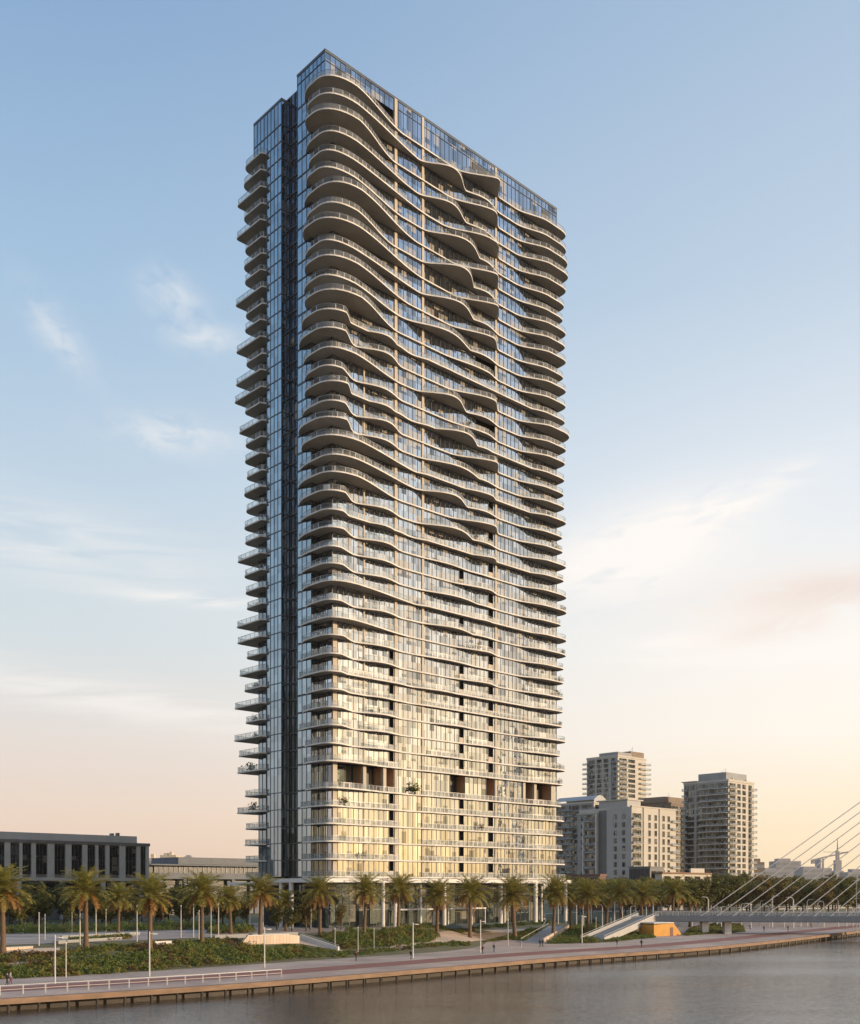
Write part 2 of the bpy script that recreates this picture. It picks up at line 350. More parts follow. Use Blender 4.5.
# water
m, nt, out = mat('water'); p = N(nt,'ShaderNodeBsdfPrincipled'); L(nt,p.outputs[0],out.inputs[0])
p.inputs['Base Color'].default_value = (.12,.092,.06,1); p.inputs['Metallic'].default_value = 0; p.inputs['Roughness'].default_value = .15; p.inputs['IOR'].default_value = 1.95
p.inputs['Specular IOR Level'].default_value = 1.0
tc = N(nt,'ShaderNodeTexCoord')
bs = None
for sc_, st, dist in (((.4,1.3,1),1.0,.17),((1.1,3.2,1),1.0,.13),((.05,.09,1),1.0,.12)):
    mp = N(nt,'ShaderNodeMapping'); mp.inputs['Scale'].default_value = sc_; mp.inputs['Rotation'].default_value = (0,0,R(8)); L(nt,tc.outputs['Object'],mp.inputs[0])
    nz = N(nt,'ShaderNodeTexNoise'); nz.inputs['Scale'].default_value = 1; nz.inputs['Detail'].default_value = 3; L(nt,mp.outputs[0],nz.inputs[0])
    b = N(nt,'ShaderNodeBump'); b.inputs['Strength'].default_value = st; b.inputs['Distance'].default_value = dist; L(nt,nz.outputs['Fac'],b.inputs['Height'])
    if bs: L(nt,bs.outputs[0],b.inputs['Normal'])
    bs = b
L(nt,bs.outputs[0],p.inputs['Normal']); M['water'] = m
# wind patches: rougher and smoother stretches of water
mp = N(nt,'ShaderNodeMapping'); mp.inputs['Scale'].default_value = (.012,.05,1); mp.inputs['Rotation'].default_value = (0,0,R(30)); L(nt,tc.outputs['Object'],mp.inputs[0])
nz = N(nt,'ShaderNodeTexNoise'); nz.inputs['Scale'].default_value = 1; nz.inputs['Detail'].default_value = 4; nz.inputs['Distortion'].default_value = .8; L(nt,mp.outputs[0],nz.inputs[0])
mr = N(nt,'ShaderNodeMapRange'); mr.inputs[1].default_value = .35; mr.inputs[2].default_value = .65; mr.inputs[3].default_value = .07; mr.inputs[4].default_value = .24; L(nt,nz.outputs['Fac'],mr.inputs[0]); L(nt,mr.outputs[0],p.inputs['Roughness'])
mb = MB(); mb.face([(-5000,-3000,ZW),(6000,-3000,ZW),(6000,7000,ZW),(-5000,7000,ZW)])
# the water stops at the quay wall: keep it as one sheet under the land
struct(mb.build('water', M['water']))

# quay
quay = thing('quay', 'long quay edge with a sunlit tan concrete beam standing on dark piles in the water', 'quay', (0,0,0))
struct(quay)
mb = MB(); mw = MB()
for i in range(len(QC)-1):
    a, b, na, nb = QC[i], QC[i+1], QN[i], QN[i+1]
    o = lambda c, n, p: (c[0]+n[0]*p, c[1]+n[1]*p)
    P = [o(a,na,0), o(b,nb,0), o(b,nb,.9), o(a,na,.9)]
    z0, z1 = ZP-.55, ZP+.1
    mb.face([(*P[0],z0),(*P[1],z0),(*P[1],z1),(*P[0],z1)]); mb.face([(*P[0],z1),(*P[1],z1),(*P[2],z1),(*P[3],z1)])
    mb.face([(*P[3],z1),(*P[2],z1),(*P[2],ZP-.2),(*P[3],ZP-.2)])
    W = [o(a,na,2.6), o(b,nb,2.6)]
    mb.face([(*P[0],z0),(*W[0],z0),(*W[1],z0),(*P[1],z0)])
    mw.face([(*W[0],ZW-.5),(*W[1],ZW-.5),(*W[1],z0),(*W[0],z0)])
mb.build('edge_beam', M['quayface'], quay); mw.build('back_wall', M['quayback'], quay)
q = 120; npile = 0
while npile < 98:
    (x, y), c, n = qpoint(q, .5)
    t = MB(); t.prism([(x+.17*math.cos(k*math.pi/4), y+.17*math.sin(k*math.pi/4)) for k in range(8)], ZW-.5, ZP-.5); t.build('pile', M['pile'], quay)
    q += 3.4 if q < 330 else 5.0; npile += 1

# promenade railing on the left
rl = thing('promenade_railing', 'low white post and rail fence along the water side of the red cycle path', 'railing')
rq = []
q0 = locate(-75, 95)[0]; q1 = locate(*hit(262, 974).xy)[0]
q = q0
while q < q1: rq.append(q); q += 2.6
mr_ = MB(); pts = [qpoint(q, 5.2)[0] for q in rq]
for a, b in zip(pts, pts[1:]):
    mr_.beam((*a, ZP+1.12), (*b, ZP+1.12), .08, .06); mr_.beam((*a, ZP+.62), (*b, ZP+.62), .04, .04)
mr_.build('rail', M['metal'], rl)
for a in pts:
    t = MB(); t.prism([(a[0]+dx*.07, a[1]+dy*.07) for dx, dy in ((-1,-1),(1,-1),(1,1),(-1,1))], ZP, ZP+1.08); t.build('post', M['metal'], rl)

def drape(name, pix, m, lift=.03, cuts=3):
    """a path sheet laid on the terrain inside an outline on the ground"""
    bm = bmesh.new(); vs = [bm.verts.new((*hit(*p).xy, 0)) for p in pix]
    f = bm.faces.new(vs); bmesh.ops.triangulate(bm, faces=[f])
    for _ in range(cuts):
        bmesh.ops.subdivide_edges(bm, edges=[e for e in bm.edges if e.calc_length() > 3.0], cuts=1, use_grid_fill=True)
        bmesh.ops.triangulate(bm, faces=bm.faces[:])
    for v in bm.verts: v.co.z = terrain(v.co.x, v.co.y) + lift
    for fc in bm.faces:
        fc.normal_update()
        if fc.normal.z < 0: fc.normal_flip()
    me = bpy.data.meshes.new(name); bm.to_mesh(me); bm.free(); me.materials.append(m); return link(name, me)
def inpoly(x, y, P):
    c = False; j = len(P)-1
    for i in range(len(P)):
        if (P[i][1] > y) != (P[j][1] > y) and x < (P[j][0]-P[i][0])*(y-P[i][1])/(P[j][1]-P[i][1])+P[i][0]: c = not c
        j = i
    return c
def bed(name, pix, mats, weights, dens=5, h=.9, size=.34, seed=1, label=None):
    rnd = random.Random(seed); P = [tuple(hit(*p).xy) for p in pix]
    x0, x1 = min(p[0] for p in P), max(p[0] for p in P); y0, y1 = min(p[1] for p in P), max(p[1] for p in P)
    mb = MB(); area = (x1-x0)*(y1-y0)
    from mathutils import noise
    for _ in range(int(area*dens*.36)):
        x = rnd.uniform(x0,x1); y = rnd.uniform(y0,y1)
        if not inpoly(x, y, P): continue
        g = noise.noise((x*.16, y*.16, seed)); u = rnd.random()*.75 + g*1.1 + .12; k = 0 if u < weights[0] else (1 if u < weights[1] else 2)
        hh = h*rnd.uniform(.35,1.15)*(.8+.7*noise.noise((x*.3,y*.3,seed+3.))); rr_ = rnd.uniform(.35,.75)*(.6+.4*h); zt_ = terrain(x, y)
        for _k in range(26):
            al = rnd.uniform(0,6.283); q = rnd.random()**.5; zz = hh*math.sqrt(max(0,1-q*q))*rnd.uniform(.55,1.08)
            c = Vector((x+math.cos(al)*q*rr_, y+math.sin(al)*q*rr_, zt_+.05+zz)); s = .66*size*rnd.uniform(.5,1.2)
            a = Vector((rnd.gauss(0,1), rnd.gauss(0,1), rnd.gauss(0,.9))).normalized(); b = a.cross(Vector((rnd.gauss(0,1),rnd.gauss(0,1),rnd.gauss(0,1)))).normalized()
            mb.face([c-a*s, c+b*s*.4, c+a*s, c-b*s*.4], min(k, len(mats)-1))
    o = mb.build(name, mats); tag(o, label, 'planting', 'planted beds on the bank', 'stuff'); return o
G = [M['hedge'], M['hedgeyellow'], M['hedgered']]
bed('ground_cover', [(-30,981),(60,977),(110,974),(200,967),(240,964),(300,957),(300,952),(240,946),(200,947),(110,958),(55,962),(-30,971)], G, (.62,.85), 6, 1.1, seed=2, label='long green and russet planting along the promenade below the palms')
bed('ground_cover', [(-30,967),(55,960),(110,954),(200,946),(240,943),(240,939),(150,944),(110,947),(55,952),(-30,957)], G, (.35,.55), 5, .8, seed=3, label='russet and green planting strip on the upper bank beside the plaza')
bed('ground_cover', [(345,950),(400,946),(430,943),(438,938),(437,933),(398,931),(345,933),(318,936),(330,943)], G, (.75,.88), 6, 1.3, seed=4, label='dark green shrub mass on the bank under the palms before the lobby')
bed('ground_cover', [(345,957),(390,952),(470,946),(470,943),(390,949),(345,952)], G, (.8,.9), 5, .5, seed=5, label='thin green strip between the promenade and the pale path')
bed('ground_cover', [(484,942),(508,940),(525,941),(542,929),(530,929),(508,937)], G, (.8,.95), 6, .7, seed=6, label='green wedge of planting beside the left bank steps')
bed('ground_cover', [(548,944),(600,943),(594,938),(600,933),(598,923),(588,921),(576,925),(558,938)], G, (.85,.95), 6, 1.0, seed=7, label='green bank between the two flights of steps')
bed('ground_cover', [(600,943),(654,938),(656,926),(650,922),(625,934)], G, (.9,.97), 6, .7, seed=8, label='green bank right of the long stair up to the bridge')
bed('ground_cover', [(684,936),(744,932),(742,925),(715,924),(690,929)], G, (.55,.85), 6, .6, seed=9, label='yellow green planting at the foot of the ochre wall under the bridge')
bed('ground_cover', [(400,931),(480,929),(550,924),(550,922),(480,926.5),(400,928)], G, (.8,.95), 5, .8, seed=10, label='low dark hedge line in front of the lobby glazing')
bed('ground_cover', [(240,963),(300,959),(345,957),(345,952),(336,951.5),(300,946),(285,946),(240,947)], G, (.8,.93), 6, .5, size=.28, seed=12, label='low green lawn planting at the foot of the slanting ramp wall')
bed('ground_cover', [(210,934),(252,933),(252,929),(210,929)], G, (.8,.95), 6, 1.6, seed=11, label='green shrubs behind the palms on the plaza left of the tower')

bed('ground_cover', [(-30,935),(60,933.5),(150,931),(212,930),(212,927),(100,929),(-30,931)], G, (.85,.95), 4, 1.8, seed=13, label='dark hedge line under the grove at the back of the left plaza')
bed('ground_cover', [(70,942.5),(130,939),(130,937),(70,939.5)], G, (.7,.9), 6, .7, seed=14, label='small shrub patch between the two low walls on the left plaza')
# paths on the bank
struct(drape('bank_path', [(390,950),(430,946),(470,942),(500,937),(540,928),(500,930),(470,930),(440,932),(440,938),(432,943),(390,947)], M['sand'], .06))
struct(drape('bank_path', [(240,944),(300,944),(345,951),(338,951),(338,951),(322,943),(300,937),(262,936.5),(244,938)], M['sand'], .06))
struct(drape('bank_path', [(-30,970),(40,963),(40,961),(-30,967)], M['sand'], .06))
struct(drape('bank_path', [(-30,956.5),(30,953.5),(60,951),(60,948),(-30,950)], M['sand'], .06))
# ------------------------------------------------------------------ the tower, in its own frame: x = s along the sunlit face, y = t inwards, z up
TA = R(43.3)
tower = thing('residential_tower', 'very tall slab tower with wavy cream balconies and blue to gold glass', 'tower', (-23,230,0), TA)
US = (math.cos(TA), math.sin(TA)); UT = (-math.sin(TA), math.cos(TA))
def tw(s, t, z): return Vector((-23+US[0]*s+UT[0]*t, 230+US[1]*s+UT[1]*t, z))
Z0 = 11.6; FH = 3.905; NF = 44
ZK = []
z = Z0
for k in range(NF+1):
    ZK.append(z); z += FH*(1.5 if k == 5 else 1)
ZTOP = 193.0; LEN = 78.6; SL = .31          # slab thickness
rt = random.Random(11)
def bump(x, c, w):
    t = abs(x-c)/w; return 0 if t >= 1 else (1-t*t)**2
def smooth(a, b, x): return sstep(a, b, x)
class Fl: pass
FLO = []
for k in range(NF+1):
    f = Fl(); h = k/NF; f.h = h
    g = .22+.78*sstep(.12, .72, h)           # how deep the waves swing
    f.g = g
    f.a1 = rt.uniform(2.9,5.5)*(.55+.45*sstep(.1,.6,h))
    f.s1 = rt.uniform(19.5,31)
    f.split = rt.random() < (.12 if h > .72 else .38 if h > .5 else .7) and k not in (NF, NF-1, NF-2)
    f.b1 = rt.uniform(1.6,3.0)*(.5+.5*g)
    f.tl = rt.uniform(5.4,7.4) if h > .72 else rt.uniform(6.6,9.9)
    f.left = rt.uniform(.35,.7)*f.a1*(.55+.45*h)
    f.typ = 'A' if k % 2 else 'B'
    f.a2 = rt.uniform(2.9,5.2)*g; f.c2 = rt.uniform(-2.5,2.5); f.w2 = rt.uniform(8.5,12.5)
    if rt.random() < .15: f.a2 *= .4
    f.longb = 1.7 if (k in (31,27,24,20,16,11) ) else 0
    f.a3 = rt.uniform(2.2,3.8)*(.5+.5*g)
    f.e = rt.uniform(.3,2.1)
    if rt.random() < .28: f.e = rt.uniform(2.7,4.1)
    if k > NF-4: f.e = [2.2,2.9,2.9,2.2][NF-k]
    if k in (5,6): f.a1 = 2.2; f.split = False; f.longb = 1.2
    if k <= 4: f.a1 = 1.5; f.b1 = 1.0; f.a3 = 1.4; f.left = .7; f.longb = 1.15
    if 6 < k < 13: f.longb = max(f.longb, rt.choice((0,1.1,1.1)))
    FLO.append(f)
def depth(s, f):
    d = .5
    if f.split:
        d += f.a1*.9*(1-smooth(1.0, 8.5, s)) + f.b1*bump(s, 15.2, 7.5)
    else:
        d += f.a1*(1-(.55*smooth(5, f.s1, s)+.45*max(0,min(1,(s-5)/(f.s1-5)))))
    if f.typ == 'A':
        d2 = f.a2*bump(s, 37+f.c2, f.w2)
        d2 = max(d2, .35*f.a2*bump(s, 49, 7))
    else:
        x = s-(37+f.c2); d2 = f.a2*(smooth(0, 13, x)) * (1-smooth(49.6, 55.8, s))
    d += d2
    d += f.a3*smooth(61.5, 72, s)
    if f.longb: d = max(d, f.longb*(1-.5*bump(s, 25, 5)))
    return d
def rail_run(pts, z, parent):
    """glass balustrade with a handrail on top along a plan line, one connected mesh"""
    mb = MB(); n = len(pts); V = []
    for i, p in enumerate(pts):
        a = pts[max(i-1,0)]; b = pts[min(i+1,n-1)]; l = math.dist(a,b) or 1e-6; nx, ny = -(b[1]-a[1])/l, (b[0]-a[0])/l
        V.append([(p[0],p[1],z+.003),(p[0],p[1],z+1.07),(p[0]+nx*.035,p[1]+ny*.035,z+1.07),(p[0]+nx*.035,p[1]+ny*.035,z+1.13),(p[0]-nx*.035,p[1]-ny*.035,z+1.13),(p[0]-nx*.035,p[1]-ny*.035,z+1.07)])
    for v in V: mb.v += v
    for i in range(n-1):
        a, b = i*6, i*6+6
        for (p, q, m) in ((0,1,0),(1,2,1),(2,3,1),(3,4,1),(4,5,1),(5,1,1)): mb.f.append((a+p,b+p,b+q,a+q)); mb.m.append(m)
    return mb.build('railing', [M['rail'], M['frame_light']], parent)
def balcony(k):
    f = FLO[k]; z = ZK[k]
    O = []; I = []
    # left return, on the shaded face, then round the corner
    n = 7
    for i in range(n):
        u = i/(n-1); t = f.tl*(1-u) + .6*u
        O.append((-.12 - f.left*math.sin(min(1,u*1.5)*math.pi/2)**.8, t)); I.append((.25 + (1.9 if t < 5 else 0)*min(1,(5-min(5,t))/1.0), min(t, 20)) if t > 4.9 else (2.1, 5.1))
    a = O[-1]; d1 = depth(5.5 if not f.split else 2.5, f); b = (5.5 if not f.split else 2.5, -d1)
    # rounded corner: quadratic-ish arc from the left return to the sunlit side
    c1 = (a[0]-.05, -d1*.55); c2 = (a[0]*.1+.2, -d1*1.02)
    for i in range(1, 9):
        u = i/9; w = 1-u
        O.append(tuple(w**3*a[j]+3*w*w*u*c1[j]+3*w*u*u*c2[j]+u**3*b[j] for j in (0,1))); I.append((2.1, 5.1 - 4.8*u))
    s = b[0]
    while s < LEN-3.2:
        O.append((s, -depth(s, f))); I.append((max(s,2.2), .3)); s += .65
    # right end
    d3 = depth(LEN-3.2, f); a = (LEN-3.2, -d3); e = f.e; b = (LEN+e, 1.2)
    sq = .35 if e > 2.6 else .8
    c1 = (LEN+e*sq, -d3*1.02); c2 = (LEN+e, -d3*.75)
    for i in range(0, 9):
        u = i/8; w = 1-u
        O.append(tuple(w**3*a[j]+3*w*w*u*c1[j]+3*w*u*u*c2[j]+u**3*b[j] for j in (0,1))); I.append((min(LEN-.3, LEN-3.2+2.9*u*1.5), .3))
    O.append((LEN+e*.8, 4.5)); I.append((LEN-.3, 4.5)); O.append((LEN+.1, 7.0)); I.append((LEN-.3, 7.0))
    mb = MB(); up = .16
    top, bot = z, z-SL
    for i in range(len(O)-1):
        A, B, Ci, D = O[i], O[i+1], I[i+1], I[i]
        mb.face([(*A,top),(*B,top),(*Ci,top),(*D,top)], 0)
        # soffit steps up slightly from the drip edge
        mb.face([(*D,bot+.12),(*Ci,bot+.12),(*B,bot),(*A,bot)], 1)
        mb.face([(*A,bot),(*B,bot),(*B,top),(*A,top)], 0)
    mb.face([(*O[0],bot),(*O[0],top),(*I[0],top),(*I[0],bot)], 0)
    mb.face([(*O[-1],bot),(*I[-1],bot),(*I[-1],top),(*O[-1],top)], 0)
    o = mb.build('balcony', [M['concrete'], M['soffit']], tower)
    # railing where the balcony is deep enough to stand on
    def ins(q):
        p = O[q]; m = Vector((I[q][0]-p[0], I[q][1]-p[1])); m.normalize(); return (p[0]+m.x*.14, p[1]+m.y*.14)
    on = [(A[0] < 2 or A[0] > LEN-3.3) or (-A[1] > 1.0 and -B[1] > 1.0) for A, B in zip(O, O[1:])]
    i = 0
    while i < len(on):
        if not on[i]: i += 1; continue
        j = i
        while j < len(on) and on[j]: j += 1
        if j-i >= 2: rail_run([ins(q) for q in range(i, j+1)], z, o)
        i = j
    return O
OUT = [balcony(k) for k in range(NF+1)]

# ---- facade planes, floor by floor
def main_path(k):
    recess = []
    P = [(2.5,10.2),(0,10.2)]
    if k >= NF: pass
    elif k == 5:
        recess = [(2.1,10.4,3.2),(11.2,16.6,3.2),(17.3,20.0,3.2),(38.2,43.5,3.0),(51,54,2.6),(64.5,69.2,3),(70,76,3)]
    elif k < 19:
        recess = [(18.5,19.9,.9),(41.4,43.0,.9),(51.8,53.6,.9)] if k < 13 else ([(51.8,53.6,.9)] if k % 3 else [(41.4,43,.9)])
    elif k < 25: recess = [(51.8,53.6,.9)] if k % 2 else []
    elif k % 2 == 0: recess = [(47,54.2,1.6)] if k % 4 == 0 else []
    if k < NF: P += [(0,5),(2,5),(2,0)]
    else: P += [(0,0)]
    for a, b, d in recess: P += [(a if a > 2.1 else 2.0,0),(a if a > 2.1 else 2.0,d),(b,d),(b,0)]
    P += [(LEN,0),(LEN,26)]
    return [p for i, p in enumerate(P) if i == 0 or p != P[i-1]]
def band(name, path, z0, z1, gm, parent, step=1.5, sp=.5, transom=None, fm='frame', mw=.03):
    g = MB(); fr = MB()
    for (a, b) in zip(path, path[1:]):
        dx, dy = b[0]-a[0], b[1]-a[1]; l = math.hypot(dx, dy)
        if l < .05: continue
        ex, ey = dx/l, dy/l; nx, ny = ey, -ex     # outward
        mi = 0
        if abs(ey) < .1 and a[1] > .8 and a[1] < 4: mi = 1      # back of a recess
        if abs(ex) < .1 and .8 < l < 3.5 and a[0] > 2.1 and a[0] < LEN-1: mi = 2
        if abs(ex) < .1 and a[0] < .6 or (abs(ex) < .1 and abs(a[0]-2) < .1 and a[1] > 5.5): mi = 3
        g.face([(*a,z0),(*b,z0),(*b,z1),(*a,z1)], mi)
        n = max(1, round(l/step))
        for i in range(n+1):
            if mi == 2: continue
            x, y = a[0]+dx*i/n, a[1]+dy*i/n; w = mw
            Q = [(x-ex*w-nx*.02, y-ey*w-ny*.02),(x-ex*w+nx*.10, y-ey*w+ny*.10),(x+ex*w+nx*.10, y+ey*w+ny*.10),(x+ex*w-nx*.02, y+ey*w-ny*.02)]
            fr.prism(Q[::-1], z0+.005, z1-.005, 0)
        if mi != 2:
            for (c0, c1) in ([(z1-sp, z1-.01)] if sp else []) + [(t-.05, t+.05) for t in (transom or [])]:
                Q = [(a[0]+nx*.01,a[1]+ny*.01),(a[0]+nx*.125,a[1]+ny*.125),(b[0]+nx*.125,b[1]+ny*.125),(b[0]+nx*.01,b[1]+ny*.01)]
                fr.prism(Q[::-1], c0, c1, 0)
    o = g.build(name, gm, parent); fr.build('mullions', M[fm], o); return o
GM = [M['glass'], M['glass'], M['dark'], M['sideglass']]
GM5 = [M['glass'], M['lobby'], M['warmroom'], M['sideglass']]
GMN = [M['glass'], M['dark'], M['slotglass'], M['sideglass']]
for k in range(NF):
    zt = ZK[k+1]-SL+.1
    band('window_band', main_path(k), ZK[k], zt, GM5 if k == 5 else GMN, tower, sp=.2, transom=[])
NP = {}
for k in range(NF):
    if k == 5: continue
    P_ = main_path(k)
    for (a, b) in zip(P_, P_[1:]):
        if abs(a[1]-b[1]) < .01 and .8 < a[1] < 1.0:
            mb = MB(); mb.box(a[0]+.01, b[0]-.01, -.03, .12, ZK[k]+.01, ZK[k]+1.35); mb.build('niche_parapet', M['pier'], tower)
for s0, s1 in ((3.2,6.6),(12.2,14.5),(39,41.5),(65.2,68.4),(71,74)):
    mb = MB(); mb.box(s0,s1,2.5,3.1,ZK[5]+.01,ZK[6]-1.6); mb.build('loggia_window', M['lobby'], tower)
# crown glazing above the top slab, with a roof terrace cut into it
band('crown_glazing', [(2.5,10.2),(0,10.2),(0,0),(11.5,0),(11.5,3),(20,3),(20,0),(LEN,0),(LEN,26)], ZK[NF], ZTOP-.3, [M['glass'],M['dark'],M['dark'],M['sideglass']], tower, sp=.25, transom=[ZTOP-2.4], fm='framewing', mw=.035)
mb = MB(); mb.prism([(-.15,10.35),(-.15,-.15),(LEN+.15,-.15),(LEN+.15,26),(2.62,26),(2.62,10.35)], ZTOP-.3, ZTOP); mb.build('roof', M['frame'], tower)
band('parapet_glazing', [(11.5,-.01),(20,-.01)], ZTOP-3.4, ZTOP-.31, [M['glass']]*4, tower, sp=.25)
for s0, s1 in ((46,53.5),(72.6,75.6)):
    mb = MB(); mb.box(s0,s1,-.16,-.02,ZTOP-4.6,ZTOP-2.9); mb.build('louvre', M['louvre'], tower)
# floor-line core so nothing can be seen through the building
mb = MB(); mb.box(4.5,LEN-.4,4.2,25.8,0.1,ZTOP-.35); mb.build('core', M['dark'], tower)
# wing on the shaded side
ZW2 = 191.2; KW = NF-1
WI = M['sideglass']
for k in range(NF+1):
    z0 = ZK[k]; z1 = ZK[k+1] if k < NF else ZW2-.3
    if k >= KW: path = [(2.6,16.4),(0,16.4),(0,27.66),(9,27.66)]
    else: path = [(2.6,16.4),(0,16.4),(0,22.25),(1.9,22.25),(1.9,28.4),(9,28.4)]
    path = path[::-1]; path = path[::-1]
    # outward is to the left of travel here, so walk it the other way round
    o = band('window_band', path[::-1], z0, z1-.004, [WI]*4, tower, step=1.4, sp=.22, fm='framewing', mw=.035)
mb = MB(); mb.prism([(-.12,16.25),(9,16.25),(9,27.8),(-.12,27.8)], ZW2-.3, ZW2); mb.build('wing_roof', M['frame'], tower)
mb = MB(); mb.box(2.7,9,16.6,27.5,.1,ZW2-.35); mb.build('wing_core', M['dark'], tower)
# dark slot between the two volumes
mb = MB(); mb.face([(2.55,16.4,8),(2.55,10.2,8),(2.55,10.2,ZTOP-.32),(2.55,16.4,ZTOP-.32)]); o = mb.build('recess_glazing', M['slotglass'], tower)
mb = MB()
for k in range(NF+1): mb.box(2.3,2.52,10.22,16.38,ZK[k]-.25,ZK[k]+.05)
for i in range(5): mb.box(2.36,2.52,10.6+i*1.35,10.72+i*1.35,8,ZTOP-.34)
mb.build('mullions', M['frame'], o)
# wing balconies
rw = random.Random(5)
WB = {}
for k in range(KW+1):
    z = ZK[k]; te = 30.6 + rw.uniform(-.3,1.2)
    if rw.random() < .34 or k in (KW-2,): te = rw.uniform(32.6, 34.6)
    if k == KW: te = 30.8
    if k <= 6: te = [31,30.4,31.2,31.4,33.6,31.0,33.8][k]
    WB[k] = te; oo = -1.0-rw.uniform(0,.5)
    r = min(2.4, te-28.7) if te < 32.5 else .8
    O = [(-.02,22.3),(oo,22.9)]
    O += [(oo, te-r)] + [(oo + r*(1-math.cos(a)), te-r+r*math.sin(a)) for a in (R(22),R(45),R(67),R(90))] + [(6.5,te)]
    poly = O + [(6.5,28.5),(1.8,28.5),(1.8,22.3)]
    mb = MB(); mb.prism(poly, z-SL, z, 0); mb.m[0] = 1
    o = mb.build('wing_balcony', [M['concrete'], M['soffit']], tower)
    c = Vector((3,26)); rail_run([tuple(Vector(A)+(c-Vector(A)).normalized()*.12) for A in O], z, o)
# piers
for s, w, z1 in ((20.6,.8,ZTOP-.4),(29.2,.7,ZTOP-.4),(54.6,.65,ZTOP-.4),(11.0,.4,ZK[30])):
    mb = MB(); mb.box(s-w/2,s+w/2,-.17,.25,Z0+.01,z1); mb.build('column', M['pier'], tower)
mb = MB(); mb.box(2.0,3.2,-.24,.3,Z0+.01,ZK[14]); mb.build('column', M['pier'], tower)
for s in (11.0,17.0,65.2,69.6,76.5): 
    mb = MB(); mb.box(s-.45,s+.45,-.35,.5,ZK[5]+.01,ZK[6]-SL); mb.build('column', M['pier'], tower)
# podium slab, colonnade and lobby
mb = MB(); mb.prism([(-1.6,16.0),(-1.6,-2.0),(82.6,-2.0),(82.6,24),(-1,24)], Z0-1.35, Z0-.43); mb.build('podium_slab', M['white'], tower)
mb = MB(); mb.prism([(-1.2,16.2),(-1.2,37.5),(8,37.5),(8,16.2)], Z0-1.9, Z0-1.2); mb.build('wing_podium_slab', M['white'], tower)
for s, t, w in ((-1.0,15.2,.9),(-1.0,11.2,1.1),(15.7,-1.2,.9),(19.6,-1.0,1.0),(35.2,-1.2,1.0),(44.2,-1.2,1.2),(55.2,-1.2,1.1),(68.6,-1.2,1.2),(81,-1.2,1.0),(29.8,1.4,.7),(75,2.2,.7),(60.5,2.4,.6)):
    mb = MB(); mb.prism([(s+w/2*math.cos(a*math.pi/6), t+w/2*math.sin(a*math.pi/6)) for a in range(12)], .01, Z0-1.34); mb.build('podium_column', M['white'], tower)
band('lobby_glazing', [(4,16),(4,4),(LEN-2,4),(LEN-2,24)], 0.02, Z0-1.34, [M['lobby']]*4, tower, step=2.0, sp=.4, transom=[4.0, 7.4])
for s0, s1 in ((22,34),(38.5,52)):
    mb = MB(); mb.box(s0,s1,.8,4.1,3.75,4.1); mb.box(s0+.1,s0+.3,.9,1.1,.02,3.76); mb.box(s1-.3,s1-.1,.9,1.1,.02,3.76); mb.build('entrance_canopy', M['white'], tower)

# shrubs and small trees in pots on the balconies
def potted(kind, s, t, z, h, label, seed):
    rr = random.Random(seed); o = thing(kind, label, 'potted plant', tw(s,t,z), rr.uniform(0,6), 'plants on the tower balconies')
    mb = MB(); mb.prism([(.32*math.cos(a*math.pi/4),.32*math.sin(a*math.pi/4)) for a in range(8)], .004, .5); mb.build('pot', M['greydark'], o)
    mb = MB()
    for _ in range(150):
        c = Vector((rr.gauss(0,h*.22), rr.gauss(0,h*.22), .45+h*.12+abs(rr.gauss(0,h*.3)))); q = h*.13*rr.uniform(.6,1.3)
        a = Vector((rr.gauss(0,1),rr.gauss(0,1),rr.gauss(0,1))).normalized(); b = a.cross(Vector((rr.gauss(0,1),rr.gauss(0,1),1))).normalized()
        mb.face([c-a*q, c+b*q*.45, c+a*q, c-b*q*.45])
    mb.build('foliage', M['hedge'] if seed % 3 else M['leafwarm'], o)
PL = [(NF,1.4,-3.2,1.6,'green shrub on the topmost corner balcony under the glass crown'),
      (6,2.2,32.4,2.6,'small tree at the outer end of the wing balcony just above the tall loggia floor'),
      (4,2.4,31.6,2.6,'bushy green plant filling the low wing balcony end near the podium'),
      (11,2.2,30.2,2.0,'shrub on the shaded wing balcony about a third of the way up the tower'),
      (8,2.2,30.0,1.6,'small shrub on the shaded wing balcony below the midpoint, above the small tree'),
      (4,4.6,-1.0,1.9,'dark green shrub on the sunlit balcony just below the tall loggia floor'),
      (5,26.0,-.9,2.6,'dark conical shrub on the balcony of the tall loggia floor'),
      (5,4.5,1.4,2.4,'orange lit bush inside the corner loggia of the tall floor'),
      (3,48.5,-.8,1.6,'pair of dark shrubs low on the sunlit facade above the lobby'),
      (6,LEN+1.6,-.4,1.4,'small shrub on the right end of the balcony over the tall floor'),
      (13,LEN+1.4,-.8,1.6,'shrub on the far right balcony tip, lower third of the tower'),
      (18,LEN+1.2,-.8,1.5,'shrub on the far right balcony tip near mid height of the tower'),
      (10,LEN+.8,-.8,1.3,'low shrub at the right balcony end a few floors above the loggia floor'),
      (1,10,-.9,1.3,'low bush on the lowest sunlit balcony near the corner'),
      (24,12.5,-1.0,1.5,'green shrub on a balcony near the middle of the corner bay')]
for i, (k, s, t, h, lab) in enumerate(PL):
    if s > LEN: FL_ = FLO[k]; s = LEN+FL_.e*.45
    potted('balcony_shrub', s, t, ZK[k], h, lab, 100+i)

RIGHTPL = [3,7,9,12,15,16,20,22,26,29,33]
for j, k in enumerate(RIGHTPL):
    side = j % 3 != 2
    s_, t_ = (LEN+FLO[k].e*.4-1.2*(j%2), -.7-.4*(j%3)) if side else (1.5, WB[k]-1.4)
    potted('balcony_shrub', s_, t_, ZK[k], 1.2+.25*(j%4), ('green pot plant at the right balcony end, %s balcony up from the podium' if side else 'green pot plant on the outer end of the wing balcony, %s up from the podium') % ORD[k], 300+j)

